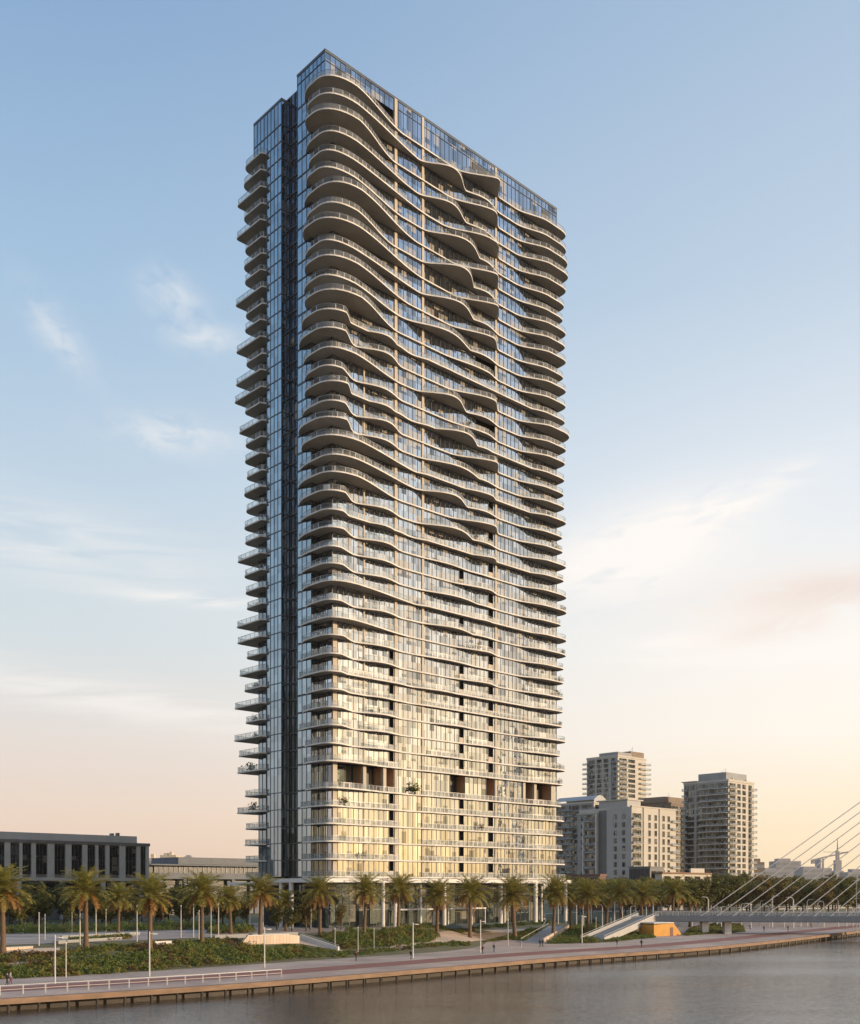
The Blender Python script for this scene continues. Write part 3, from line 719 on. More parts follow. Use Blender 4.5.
SUNPL = [(9,14.5),(12,33.5),(14,47.0),(17,7.5),(21,46.5),(28,44.0),(32,6.5),(36,38.0),(38,9.0)]
for j, (k, s_) in enumerate(SUNPL):
    d_ = depth(s_, FLO[k])
    if d_ > 1.0: potted('balcony_shrub', s_, -d_*.62, ZK[k], 1.3+.2*(j%3), 'pot plant behind the glass railing of a sunlit balcony, %s balcony up from the podium' % ORD[k], 400+j)
# ------------------------------------------------------------------ other buildings: corner at a point, faces along the same two directions as the tower
def frame_block(kind, label, xc, Y, xr, xl, ytop, zb=0.0, group=None):
    """returns the Empty at the near corner and the lengths of the sunlit face (x axis), the shaded face (y axis) and the height"""
    X = at(xc, Y)
    def ln(d, px):
        k = (px-CX)/F; return (k*Y-X)/(d[0]-k*d[1])
    o = thing(kind, label, 'building', (X, Y, zb), TA, group)
    return o, ln(US, xr), ln(UT, xl), zat(ytop, Y)-zb
def one(name, m, parent, *boxes):
    mb = MB()
    for b in boxes: mb.box(*b)
    return mb.build(name, m, parent)
class Face:
    """places boxes on the sunlit face ('r', plane y=0) or the shaded face ('l', plane x=0); a runs along the face, d outwards"""
    def __init__(s, side): s.r = side == 'r'
    def b(s, a0, a1, d0, d1, z0, z1): return (a0,a1,-d1,-d0,z0,z1) if s.r else (-d1,-d0,a0,a1,z0,z1)
RF, LF = Face('r'), Face('l')
def window(parent, fc, a0, a1, z0, z1, gm, fm, fw=.12, name='window', mull=0):
    w = one(name, gm, parent, fc.b(a0,a1,-.05,.03,z0,z1))
    bx = [fc.b(a0-fw,a0,.0,.14,z0-fw,z1+fw), fc.b(a1,a1+fw,.0,.14,z0-fw,z1+fw), fc.b(a0,a1,.0,.14,z1,z1+fw), fc.b(a0,a1,.0,.2,z0-fw,z0)]
    for i in range(mull): a = a0+(a1-a0)*(i+1)/(mull+1); bx.append(fc.b(a-.05,a+.05,.035,.09,z0,z1))
    one('window_frame', fm, w, *bx); return w
def ribbon(parent, fc, a0, a1, z0, z1, gm, fm, step=1.6, name='window_band'):
    w = one(name, gm, parent, fc.b(a0,a1,-.05,.03,z0,z1))
    n = max(1, round((a1-a0)/step)); one('mullions', fm, w, *[fc.b(a0+(a1-a0)*i/n-.06, a0+(a1-a0)*i/n+.06,.035,.12,z0,z1) for i in range(n+1)]); return w
def balc(parent, fc, a0, a1, z, dep, m, up=1.0, thick=.25, glassy=True):
    s = one('balcony', m, parent, fc.b(a0,a1,-.02,dep,z-thick,z))
    if glassy: one('railing', M['rail'], s, fc.b(a0,a1,dep-.08,dep-.05,z+.002,z+up), fc.b(a0,a0+.03,.0,dep-.09,z+.002,z+up), fc.b(a1-.03,a1,.0,dep-.09,z+.002,z+up))
    else: one('railing', m, s, fc.b(a0,a1,dep-.14,dep-.02,z+.002,z+up))
    return s
rb_ = random.Random(3)

# -- grey office block on the left, deep windows between piers
Yc = 318.0
o, Lr, Ll, H = frame_block('office_building', 'long grey office block with tall dark windows behind the left palms', 148.5, Yc, 560, 100, 843.5)
# this block is seen along its sunlit-direction face running towards the camera, so build it back from the far corner
Xn = at(148.5, Yc); LW = 74.0
o.location = (Xn-US[0]*LW, Yc-US[1]*LW, 0)
zt = H
def sx(px):   # position along the face for a picture column
    k = (px-CX)/F; return LW + (k*Yc-Xn)/(US[0]-k*US[1])
one('wall', M['greydark'], o, (0,LW,0.4,22,0,zt-.6))
one('roof_slab', M['greydark'], o, (-.3,LW+.3,-.5,22.3,zt-.9,zt))
one('rooftop_block', M['greyb'], o, (2,sx(139.5),1.6,16,zt,zt+2.1)); one('rooftop_unit', M['greydark'], o, (sx(118),sx(120.3),4,5.5,zt+2.101,zt+2.9)); one('rooftop_unit', M['greydark'], o, (sx(124),sx(126),4,5.5,zt+2.101,zt+3.1))
zt2 = zat(846.5, Yc); zw1 = zat(847.8, Yc); zw0 = zat(875, Yc); zs = zat(878.2, Yc)
edges = [(-16,-9),(-3,4.2),(10,19),(22,31),(35.5,47),(54,65),(71,82),(87,95),(98,105),(109,119),(125,136),(140,145.5)]
prev = 0.2
for a, b in edges:
    a_, b_ = sx(a), sx(b)
    if b_ < 1 : continue
    a_ = max(a_, .8)
    one('wall_pier', M['greyb'], o, (prev, a_, -.35, .42, zs, zt2))
    w = one('window', M['officeglass'], o, (a_, b_, .2, .36, zw0, zw1)); n = 3
    bx = [(a_+(b_-a_)*i/n-.05, a_+(b_-a_)*i/n+.05, .08, .198, zw0, zw1) for i in range(n+1)] + [(a_, b_, .1, .197, zw0+(zw1-zw0)*f-.06, zw0+(zw1-zw0)*f+.06) for f in (.5,)]
    one('window_frame', M['frame'], w, *bx); prev = b_
one('wall_pier', M['greyb'], o, (prev, LW, -.34, .42, zs, zt2))
one('lintel_band', M['greyb'], o, (.1, LW-.1, -.38, .41, zt2+.005, zt-.92)); one('sill_band', M['greyb'], o, (0, LW, -.6, .43, zs-.9, zs-.004))
for i in range(12):
    one('pilotis', M['greyb'], o, (3+i*6.2, 4.2+i*6.2, -.3, .39, 0, zs-.92))
for i in range(11):
    one('window', M['officeglass'], o, (4.6+i*6.2, 8.8+i*6.2, .25, .38, 4.6, zs-1.4))

# -- low grey pavilion between office block and tower
Yc = 372.0
o, Lr, Ll, H = frame_block('pavilion_building', 'low pale grey flat roofed building between office block and tower', 262, Yc, 520, 200, 862.5)
Xn = at(262, Yc); LW = 62.0; o.location = (Xn-US[0]*LW, Yc-US[1]*LW, 0)
def sx(px):
    k = (px-CX)/F; return LW + (k*Yc-Xn)/(US[0]-k*US[1])
z = lambda y: zat(y, Yc)
one('wall', M['greydark'], o, (0,LW,2,20,0,z(867)))
one('parapet', M['pavilion'], o, (sx(178),LW,-.2,18,z(865.5),z(859)))
one('roof_slab', M['pavilion'], o, (0,LW,-.6,20,z(867),z(865.7)))
one('floor_slab', M['pavilion'], o, (-2,LW+.3,-1.2,2,z(879.5),z(873.8)))
a0, a1 = sx(157), LW-1; n = 22
for i in range(n):
    s0 = a0+(a1-a0)*i/n; s1 = a0+(a1-a0)*(i+1)/n
    w = one('window', M['tinted'], o, (s0+.12,s1-.12,1.7,1.99,z(873.7),z(867.1))); one('mullion', M['frame'], w, (s0-.1,s0+.1,1.5,1.98,z(873.7),z(867.1)))
for i in range(7): one('column', M['pavilion'], o, (2+i*9.4,3.2+i*9.4,-.9,.1,0,z(879.6)))
for i in range(6): one('window', M['tinted'], o, (4+i*9.4,10.5+i*9.4,1.75,1.99,1,z(880.5)))

# -- right: tall slim tower behind the white block
def highrise(label, xc, Y, xr, xl, ytop, fh, mr_, ml, rib_r, rib_l, bal_r, bal_l, roofbox=None, gm='bglass', top=None, kind='apartment_building'):
    o, Lr, Ll, H = frame_block(kind, label, xc, Y, xr, xl, ytop)
    one('wall', M[mr_], o, (0,Lr,.02,Ll,0,H)); one('wall', M[ml], o, (-.25,-.002,0.03,Ll,0,H-.4))  # shaded face gets its own wall tone, cool shade put into the colour
    one('parapet', M[mr_], o, (-.4,Lr+.3,-.3,.6,H-.5,H+.5), (-.4,.6,.61,Ll+.2,H-.5,H+.5))
    n = int((H-6)/fh)
    for k in range(n):
        zz = 5 + k*fh + ((H-6)-n*fh)
        for (f0, f1) in rib_r: ribbon(o, RF, f0*Lr, f1*Lr, zz+.5, zz+fh-.4, M[gm], M['frame'], 1.5)
        fc = LF
        for (f0, f1) in rib_l:
            w = one('window_band', M[gm], o, (-.33,-.252,f0*Ll,f1*Ll,zz+.36,zz+fh-.32)); c = max(1, round((f1-f0)*Ll/1.7))
            one('mullions', M['frame'], w, *[(-.42,-.332,f0*Ll+(f1-f0)*Ll*i/c-.07,f0*Ll+(f1-f0)*Ll*i/c+.07,zz+.36,zz+fh-.32) for i in range(c+1)])
        for (f0, f1, d, mm) in bal_r: balc(o, RF, f0*Lr, f1*Lr, zz+.3, d, M[mm])
        for (f0, f1, d, mm) in bal_l:
            s = one('balcony', M[mm], o, (-.25-d,-.254,f0*Ll,f1*Ll,zz+.05,zz+.3)); one('railing', M['rail'], s, (-.22-d,-.19-d,f0*Ll,f1*Ll,zz+.302,zz+1.25))
    if roofbox:
        for (a, b, c, d, h, mm) in roofbox: one('rooftop_block', M[mm], o, (a*Lr,b*Lr,c*Ll,d*Ll,H+.502,H+h))
    ra_ = random.Random(int(Y)); rh = max([h for *_, h, mm in roofbox]) if roofbox else .5
    if roofbox:
        a, b, c, d, h, mm = roofbox[0]
        for j in range(2): mb = MB(); mb.tube([((a+(b-a)*ra_.uniform(.2,.8))*Lr, (c+(d-c)*.4)*Ll, H+h)]*1+[((a+(b-a)*.5)*Lr, (c+(d-c)*.4)*Ll, H+h+ra_.uniform(2,4))], [.12,.05], 5); mb.build('antenna', M['frame_light'], o)
        for j in range(4):
            x_ = ra_.uniform(.08,.85)*Lr; y_ = ra_.uniform(.03,.06)*Ll+.8; one('air_conditioner', M['palegrey'], o, (x_,x_+1.6,y_,y_+1.2,H+.51,H+.52+ra_.uniform(.8,1.5)))
    return o, Lr, Ll, H
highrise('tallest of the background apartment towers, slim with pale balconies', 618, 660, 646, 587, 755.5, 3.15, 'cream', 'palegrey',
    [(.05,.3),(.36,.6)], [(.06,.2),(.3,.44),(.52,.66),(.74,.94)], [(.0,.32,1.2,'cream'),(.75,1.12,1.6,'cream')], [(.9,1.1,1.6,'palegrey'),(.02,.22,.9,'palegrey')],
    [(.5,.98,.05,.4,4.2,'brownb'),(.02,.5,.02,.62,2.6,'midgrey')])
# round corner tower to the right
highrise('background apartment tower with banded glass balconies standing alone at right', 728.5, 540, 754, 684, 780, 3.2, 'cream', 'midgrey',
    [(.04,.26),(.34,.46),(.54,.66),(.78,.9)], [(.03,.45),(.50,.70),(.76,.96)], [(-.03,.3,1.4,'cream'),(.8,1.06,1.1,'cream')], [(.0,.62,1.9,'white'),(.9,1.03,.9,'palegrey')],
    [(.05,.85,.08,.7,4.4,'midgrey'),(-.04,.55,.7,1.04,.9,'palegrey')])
# wide white block in front, plain wall with two rows of small windows and a lit balcony face
Y = 510
o, Lr, Ll, H = frame_block('apartment_building', 'wide pale apartment block with plain wall and sunlit balcony face', 632, Y, 676, 579, 806.5)
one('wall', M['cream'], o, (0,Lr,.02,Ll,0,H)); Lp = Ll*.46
one('wall', M['palegrey'], o, (-.3,-.002,.03,Lp,0,H-.2)); one('parapet', M['cream'], o, (-.5,Lr+.3,-.3,.8,H,H+.6))  # greyer than the sunlit cream wall: shade is in the colour
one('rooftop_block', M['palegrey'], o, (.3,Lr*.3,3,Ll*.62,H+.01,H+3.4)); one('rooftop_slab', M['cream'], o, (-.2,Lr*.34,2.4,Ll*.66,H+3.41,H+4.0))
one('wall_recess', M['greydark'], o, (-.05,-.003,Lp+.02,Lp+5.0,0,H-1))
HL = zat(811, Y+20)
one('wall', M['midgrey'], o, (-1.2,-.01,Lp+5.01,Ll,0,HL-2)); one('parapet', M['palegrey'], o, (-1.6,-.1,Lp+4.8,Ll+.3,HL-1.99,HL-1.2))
fh = 3.9; n = int((H-4)/fh)
for k in range(n):
    zz = 3+k*fh
    for f in (.26,.6): 
        w = one('window', M['bglass'], o, (-.36,-.302,Lp*f,Lp*f+1.5,zz+.7,zz+3.2)); one('window_frame', M['frame'], w, (-.42,-.30,Lp*f-.14,Lp*f-.002,zz+.8,zz+3.1),(-.42,-.30,Lp*f+1.502,Lp*f+1.64,zz+.8,zz+3.1))
    ribbon(o, RF, .4, Lr*.2, zz+.5, zz+fh-.4, M['bglass'], M['frame'], 1.8); balc(o, RF, .1, Lr*.21, zz+.4, .9, M['cream'])
    for f in (.36,.5,.68,.8):
        window(o, RF, Lr*f, Lr*f+1.9, zz+.5, zz+3.3, M['bglass'], M['cream'])
    balc(o, RF, Lr*.88, Lr*1.04, zz+.4, 1.3, M['cream'])
    if zz+fh < HL-2:
        w = one('window_band', M['bglass'], o, (-1.26,-1.202,Lp+6.2,Ll-5,zz+.8,zz+fh-.35)); s = one('balcony', M['palegrey'], o, (-2.2,-1.205,Lp+5.6,Ll-4.6,zz+.2,zz+.5)); one('railing', M['rail'], s, (-2.15,-2.12,Lp+5.6,Ll-4.6,zz+.502,zz+1.5))
        w = one('window', M['bglass'], o, (-1.25,-1.203,Ll-3.4,Ll-2.2,zz+.9,zz+3.0))
one('wall_fin', M['white'], o, (-2.4,-1.21,Ll-4.5,Ll-4.0,0,HL-6)); one('wall_fin', M['white'], o, (-2.4,-1.21,Lp+5.02,Lp+5.5,0,HL-2.1))
one('wall_fin', M['cream'], o, (Lr*.24,Lr*.26,-.5,.01,0,H)); one('wall_fin', M['cream'], o, (Lr*.6,Lr*.62,-.5,.01,0,H))
# darker block behind left, vaulted roof
o, Lr, Ll, H = highrise('dark balcony block with arched metal roof, half hidden by tall tower', 594, 600, 606, 555, 802, 3.3, 'cream', 'midgrey',
    [(.1,.85)], [(.05,.3),(.36,.62),(.68,.96)], [], [(.0,.34,1.3,'midgrey'),(.5,1.0,1.5,'palegrey')])
mb = MB(); n = 10
P = [(-.2+(Lr+.4)*i/n, H+.5+3.8*math.sin(math.pi*(.08+.84*i/n))) for i in range(n+1)]
for i in range(n): mb.face([(P[i][0],-.2,P[i][1]),(P[i+1][0],-.2,P[i+1][1]),(P[i+1][0],Ll,P[i+1][1]),(P[i][0],Ll,P[i][1])]); mb.face([(P[i][0],-.2,H+.5),(P[i+1][0],-.2,H+.5),(P[i+1][0],-.2,P[i+1][1]),(P[i][0],-.2,P[i][1])])
mb.build('vaulted_roof', M['greyb'], o)
# brown block behind right
highrise('brown stepped apartment block between white block and lone right tower', 668, 580, 692, 636, 803, 3.2, 'brownb', 'brownb',
    [(.05,.4),(.5,.9)], [(.1,.9)], [(.02,.42,1.6,'cream'),(.55,.98,1.6,'cream')], [], [(.1,.8,.1,.7,3.0,'midgrey'),(-.05,.9,.05,.9,3.6,'brownb')])
# low buildings
o, Lr, Ll, H = frame_block('shop_building', 'low red brown flat roofed building beside the tower base', 600, 430, 606, 566, 876)
one('wall', M['redbrown'], o, (0,Lr,0,Ll,0,H)); one('parapet', M['redbrown'], o, (-.3,Lr+.2,-.3,Ll+.2,H+.002,H+.8)); one('window_band', M['bglass'], o, (-.06,-.002,1,Ll-1,3.4,H-1.2)); one('cornice', M['brownb'], o, (-.5,-.01,.1,Ll,H-.8,H-.2))
o, Lr, Ll, H = frame_block('garage_building', 'dark low block with creeper screens below the white apartment block', 650, 440, 664, 629, 867.5)
one('wall', M['greydark'], o, (0,Lr,0,Ll,0,H)); one('parapet', M['greydark'], o, (-.2,Lr+.2,-.25,Ll+.2,H+.002,H+.5))
for i in range(6): one('screen', M['louvre'], o, (-.22,-.005,Ll*(i+.1)/6,Ll*(i+.9)/6,2,H-.5))
one('window_band', M['bglass'], o, (1,Lr-1,-.06,-.004,3,H-1.5))
Yc = 468.0
o, Lr, Ll, H = frame_block('villa_building', 'low cream building with brown tiled roof edge and square windows', 662, 420, 712, 655, 873.5)
one('wall', M['cream'], o, (0,Lr,0,Ll,0,H)); one('roof', M['roofbrown'], o, (-.7,Lr+.6,-.9,Ll+.4,H+.002,H+.55)); one('roof_box', M['cream'], o, (Lr*.62,Lr*.9,2,Ll-2,H+.552,H+2.4))
for i in range(5): window(o, RF, Lr*(i+.18)/5, Lr*(i+.75)/5, H-4.0, H-1.0, M['bglass'], M['cream'], .2)
for i in range(5): window(o, RF, Lr*(i+.18)/5, Lr*(i+.75)/5, 1.0, H-5.2, M['bglass'], M['cream'], .2)

# -- far hazy city
def farblock(label, x0, x1, y, Y, m, steps=(), zb=0):
    o = thing('distant_building', label, 'building', (at(x0,Y),Y,0), 0)
    W = at(x1,Y)-at(x0,Y); H = zat(y,Y)
    one('wall', M[m], o, (0,W,0,W*.6+10,0,H))
    for (a,b,dy) in steps: one('roof_block', M[m], o, (W*a,W*b,2,W*.4+4,H+.01,H+dy*Y/F))
    nf = max(2,int(H/7))
    for k in range(nf-1): one('window_band', M['midgrey'], o, (W*.06,W*.94,-.3,-.01,H-5-k*6.5,H-2.4-k*6.5))
    return o
farblock('distant pale yellow block beside the grey office building', 149, 160, 858, 950, 'hazywarm', [(.1,.4,4)])
farblock('distant cream tower peeping over the low grey pavilion roof', 160, 176, 855, 1000, 'hazywarm', [(.55,.7,3.2),(.2,.4,2)])
farblock('distant pale stump above the pavilion roof, left of the tower', 184, 192, 856.5, 1100, 'hazy', [(.2,.8,1.5)])
farblock('distant brown apartment block right beside the lone right tower', 753, 764.5, 862, 900, 'brownb', [(.2,.7,3.5)])
farblock('distant wide hazy block under the bridge cables', 764, 790, 870, 1300, 'hazy', [(.1,.5,2)])
farblock('distant tallest hazy block under the bridge cables', 776, 801, 861, 1500, 'hazy', [(.1,.6,2.5)])
farblock('distant long low hazy block behind the middle cables', 803, 832, 868, 1350, 'hazy', [(.05,.5,1.5),(.6,.65,9)])
farblock('distant hazy block at the right picture edge', 848, 872, 872, 1300, 'hazy', [(.2,.7,3)])
farblock('distant low hazy building left of the far spire', 818, 836, 874, 1400, 'hazy')
o = thing('spire', 'thin distant hazy spire tower behind the bridge cables', 'tower', (at(837.5,1400),1400,0))
mb = MB()
for (z0,z1,w) in ((0,32,6),(32,46,4),(46,58,2)): mb.box(-w,w,-w,w,z0,z1)
mb.build('shaft', M['hazy'], o); mb = MB(); mb.tube([(0,0,58),(0,0,76)],[1.2,.2],6); mb.build('mast', M['hazy'], o)
o = thing('tower_crane', 'distant tower crane with a slanting jib behind the cables', 'crane', (at(823,1250),1250,0))
mb = MB(); mb.box(-.9,.9,-.9,.9,0,44); mb.build('mast', M['hazy'], o)
mb = MB(); mb.beam((-14,0,42),(30,0,52),1.6,1.6); mb.beam((0,0,52),(28,0,51.6),.5,.5); mb.build('jib', M['hazy'], o); mb = MB(); mb.box(-14,-10,-1.5,1.5,38,42); mb.build('counterweight', M['hazy'], o)

# ------------------------------------------------------------------ cable bridge
P0 = Vector((62,290)); P1 = Vector((135,280)); bd = (P1-P0).normalized(); bn = Vector((-bd.y, bd.x)); BA = math.atan2(bd.y, bd.x)
br = thing('cable_stayed_bridge', 'white cable stayed footbridge with slim grey deck crossing to the right', 'bridge', (P0.x,P0.y,0), BA)
LB = 150
one('deck', M['bridge'], br, (0,LB,-4.2,4.2,.55,1.25), (0.1,LB,-2.2,2.2,-.25,.549))
one('edge_girder', M['bridge'], br, (0,LB,-4.6,-4.21,-.05,1.42)); one('edge_girder', M['bridge'], br, (0,LB,4.21,4.6,-.05,1.42))
for sgn in (-1,1):
    one('railing_panel', M['rail'], br, (0,LB,sgn*4.3-.012,sgn*4.3+.012,1.5,2.36))
    o = one('railing', M['metal'], br, (0,LB,sgn*4.3-.06,sgn*4.3+.06,2.42,2.54), (0,LB,sgn*4.3-.02,sgn*4.3+.02,1.9,1.94))
    one('railing_posts', M['metal'], o, *[(i*1.5,i*1.5+.07,sgn*4.3-.035,sgn*4.3+.035,1.42,2.42) for i in range(int(LB/1.5))])
for x in (13.5, 19.5):
    one('bridge_pier', M['concrete'], br, (x-.9,x+.9,-2.6,-.6,ZP,-.251)); one('bridge_pier', M['concrete'], br, (x-.9,x+.9,1.2,3.0,ZP,-.251))
mast = Vector((106.0, 0, 70)); mb = MB()
mb.tube([(108.5,-6,ZW-1),(107.5,-3.2,30),(106.3,-.4,68),(106.2,-.2,73)],[.75,.65,.45,.3],10); mb.tube([(108.5,6,ZW-1),(107.5,3.2,30),(106.3,.4,68),(106.2,.2,73)],[.75,.65,.45,.3],10)
mb.build('pylon', M['white'], br, True)
for i in range(13):
    a = (12.0+i*4.2, -4.4, 1.4); b = (105.8, -.5, 70-i*2.0)
    mb = MB(); mb.tube([a, b], .115, 6); mb.build('cable', M['cable'], br)
for i in range(9):
    a = (116.0+i*4.0, -4.4, 1.4); b = (106.4, -.5, 66-i*2.0)
    mb = MB(); mb.tube([a, b], .115, 6); mb.build('cable', M['cable'], br)

# stair from the promenade up to the bridge landing
a = hit(592,941); b2 = Vector((P0.x-1.5, P0.y+1.0)); top = 1.25
st = thing('long_stairway', 'long pale stair with solid side walls climbing to the bridge landing', 'stairs', (a.x,a.y,0), math.atan2(b2.y-a.y, b2.x-a.x))
Ls = math.hypot(b2.x-a.x, b2.y-a.y); n = 34
mb = MB()
for i in range(n):
    zt_ = ZP + (top-ZP)*(i+1)/n
    mb.box(Ls*i/n, Ls*(i+1)/n, -2.6, 2.6, max(zt_-.9,ZP-.4), zt_)
mb.build('steps', M['palegrey'], st)
for sgn in (-1,1):
    mb = MB(); mb.prism([(0,ZP-.6),(Ls,top-.9),(Ls,top+.9),(0,ZP+.9)], 0, .3)
    # stand the profile up along the stair
    mb.v = [(x, sgn*2.85 - .15 + z_, y) for (x, y, z_) in mb.v]
    mb.build('side_wall', M['palegrey'], st)
    mb = MB(); mb.beam((0,sgn*2.85,ZP+1.25),(Ls,sgn*2.85,top+1.25),.08,.08); mb.build('handrail', M['metal'], st)
# landing block under the bridge head, ochre wall in full sun
g0 = hit(654,936.5)
lw_ = thing('ochre_wall', 'ochre yellow wall block in full sun under the bridge head', 'wall', (g0.x,g0.y,ZP), R(38))
Wd = (at(680,g0.y)-at(654,g0.y))/.86
mb = MB(); mb.prism([(0,0),(Wd,0),(Wd+3.6,0),(Wd,3.3),(0,3.0)], 0, 5); mb.v = [(x,z_,y) for (x,y,z_) in mb.v]
mb.build('wall_body', M['ochre'], lw_); one('coping', M['concrete'], lw_, (-.2,Wd,-.15,5.1,3.32,3.55)); one('doorway', M['redbrown'], lw_, (Wd*.82,Wd*.98,-.06,-.004,.02,2.2))
o = thing('bridge_abutment', 'pale concrete landing block at the foot end of the bridge', 'abutment', (P0.x,P0.y,0), BA)
one('block', M['concrete'], o, (-7,-.05,-5,5,ZP,.5)); one('landing', M['palegrey'], o, (-7.2,-.06,-5.2,5.2,.505,1.24))

# steps in the middle of the bank, with a curved sand coloured side wall
a = hit(531,943); c = hit(556,927)
st = thing('bank_steps', 'short grey flight of steps with curved sand coloured side wall', 'stairs', (a.x,a.y,0), math.atan2(c.y-a.y, c.x-a.x))
Ls = math.hypot(c.x-a.x, c.y-a.y); n = 22; z0, z1 = a.z, c.z+.1
mb = MB()
for i in range(n): mb.box(Ls*i/n, Ls*(i+1)/n, -2.2, 2.2, z0-1.5, z0+(z1-z0)*(i+1)/n+.12)
mb.build('steps', M['palegrey'], st)
mb = MB(); K = 12
for i in range(K):
    x0, x1 = Ls*i/K, Ls*(i+1)/K; y0 = -2.5-1.8*math.sin(i/K*math.pi*.5)**2; y1 = -2.5-1.8*math.sin((i+1)/K*math.pi*.5)**2
    mb.prism([(x0,y0),(x0,y0-.5),(x1,y1-.5),(x1,y1)], z0-1.5, z0+(z1-z0)*(i+.6)/K+1.0)
mb.build('side_wall', M['sand'], st)
mb = MB(); mb.beam((0,2.3,z0+1.0),(Ls,2.3,z1+1.1),.1,.1); 
for i in range(6): x = Ls*(i+.05)/5.2; mb.beam((x,2.3,z0+(z1-z0)*x/Ls),(x,2.3,z0+(z1-z0)*x/Ls+1.05),.06,.06)
mb.build('handrail', M['metal'], st)
o = thing('leaning_pole', 'white slanting pole leaning over the top of the bank steps', 'pole', hit(541,929))
mb = MB(); mb.tube([(0,0,0),(1.7,.6,2.9)], .1, 6); mb.build('shaft', M['metal'], o); one('foot_plate', M['frame_light'], o, (-.2,.2,-.2,.2,0,.05))

# terrace wall on the left bank, with its two slanting rails
a = hit(243,944.5); b2 = hit(300,943.5)
tw_ = thing('terrace_wall', 'long sand coloured retaining wall on the bank below the tower corner', 'wall', (a.x,a.y,a.z), math.atan2(b2.y-a.y,b2.x-a.x))
Ls = math.hypot(b2.x-a.x,b2.y-a.y); h = 1.5
mb = MB(); mb.prism([(0,-1),(Ls,-1),(Ls,h*.8),(Ls*.8,h),(Ls*.08,h),(0,h*.3)],0,.5); mb.v = [(x,z_,y) for (x,y,z_) in mb.v]; mb.build('wall_body', M['sand'], tw_)
one('coping', M['white'], tw_, (Ls*.08,Ls*.8,-.08,.58,h+.003,h+.14))
a = hit(300,939); b2 = hit(338,950.5)
o = thing('ramp_wall', 'low pale parapet slanting down the bank towards the promenade', 'wall', (a.x,a.y,0), math.atan2(b2.y-a.y,b2.x-a.x))
Ls = math.hypot(b2.x-a.x,b2.y-a.y); mb = MB(); mb.prism([(0,a.z-1),(Ls,b2.z-1),(Ls,b2.z+.7),(0,a.z+.9)],0,.35); mb.v = [(x,z_,y) for (x,y,z_) in mb.v]; mb.build('wall_body', M['white'], o)
mb = MB(); mb.beam((0,.17,a.z+1.2),(Ls,.17,b2.z+1.0),.08,.08); mb.build('handrail', M['metal'], o)
for i, (x0, y0, x1, y1, lab) in enumerate(((6,951,33,948.5,'low sand coloured seat wall on the left plaza edge'),(55,944.5,122,939.5,'long low pale wall crossing the left plaza'),(62,939,140,935,'second long low wall behind it on the left plaza'),(215,938.5,298,936,'low grey wall on the plaza before the tower corner'))):
    a, b2 = hit(x0,y0), hit(x1,y1); o = thing('seat_wall', lab, 'wall', (a.x,a.y,a.z), math.atan2(b2.y-a.y,b2.x-a.x)); Ls = math.hypot(b2.x-a.x,b2.y-a.y)
    one('wall_body', M['sand'] if i == 0 else M['midgrey'], o, (0,Ls,0,.5,-.5,.5)); one('coping', M['palegrey' if i == 3 else 'greyb'], o, (-.05,Ls+.05,-.05,.55,.503,.58))
a = hit(156,947); o = thing('bench', 'white slab bench beside the palm on the left bank', 'bench', a, R(40))
one('seat', M['white'], o, (0,3.0,-.3,.3,.42,.52)); one('leg', M['white'], o, (.2,.4,-.25,.25,0,.419)); one('leg', M['white'], o, (2.6,2.8,-.25,.25,0,.419)); one('backrest', M['white'], o, (0,3.0,.3,.36,.5,.95))
# long balustrades on the upper plaza
for (x0,y0,x1,y1,lab) in ((560,910,690,907.5,'long white balustrade behind the bank steps'),(655,912,860,908,'long pale fence along the road behind the bridge'),(405,925.5,545,919.5,'white rail before the lobby hedge')):
    a = Vector((at(x0,9*F/(y0-HOR)), 9*F/(y0-HOR))); b2 = Vector((at(x1,9*F/(y1-HOR)), 9*F/(y1-HOR)))
    o = thing('balustrade', lab, 'railing', (a.x,a.y,0), math.atan2(b2.y-a.y,b2.x-a.x)); Ls = (b2-a).length
    one('plinth', M['palegrey'], o, (0,Ls,-.2,.2,0,.45)); one('rail', M['metal'], o, (0,Ls,-.05,.05,1.15,1.25)); n = min(90,int(Ls/2.0))
    for i in range(n+1): one('post', M['metal'], o, (Ls*i/n-.05,Ls*i/n+.05,-.05,.05,.451,1.149))
# ------------------------------------------------------------------ palms
def palm_crown(seed, rad, nf=72):
    r = random.Random(seed); mb = MB()
    for i in range(nf):
        u = (i+.5)/nf; az = i*2.39996 + r.uniform(-.3,.3); el = R(84 - 116*u + r.uniform(-9,9))
        Lf = rad*r.uniform(.88,1.12)*(1.0 if u < .8 else .8); seg = 9; droop = R(36 if u < .45 else 34)*r.uniform(.8,1.3)
        dry = 1 if u > .88 or (u > .66 and r.random() < .22) else 0
        p = Vector((0,0,0)); pts = [p.copy()]; dirs = []
        for k in range(seg):
            e = el - droop*((k+.5)/seg)**1.4*1.6
            d = Vector((math.cos(az)*math.cos(e), math.sin(az)*math.cos(e), math.sin(e))); dirs.append(d); p = p + d*Lf/seg; pts.append(p.copy())
        mb.tube(pts, [.045-.035*k/seg for k in range(seg+1)], 3, dry, False)
        side = Vector((-math.sin(az), math.cos(az), 0))
        for k in range(1, seg):
            for h in range(3):
                f = h/3; q = pts[k]*(1-f)+pts[k+1]*f; d = dirs[k]; t = (k+f)/seg
                ll = rad*.19*(math.sin(math.pi*min(1,.12+t*.86)))**.6*r.uniform(.75,1.2); up = side.cross(d)
                for sg in (-1,1):
                    v = (side*sg*.8 + d*.75 - up*r.uniform(-.25,.55) + Vector((0,0,-.2*t))).normalized()*ll
                    wv = d*.07
                    mb.face([q-wv, q+v*.5-wv*.9+up*.02, q+v, q+v*.5+wv*.9+up*.02, q+wv], dry)
    return mb
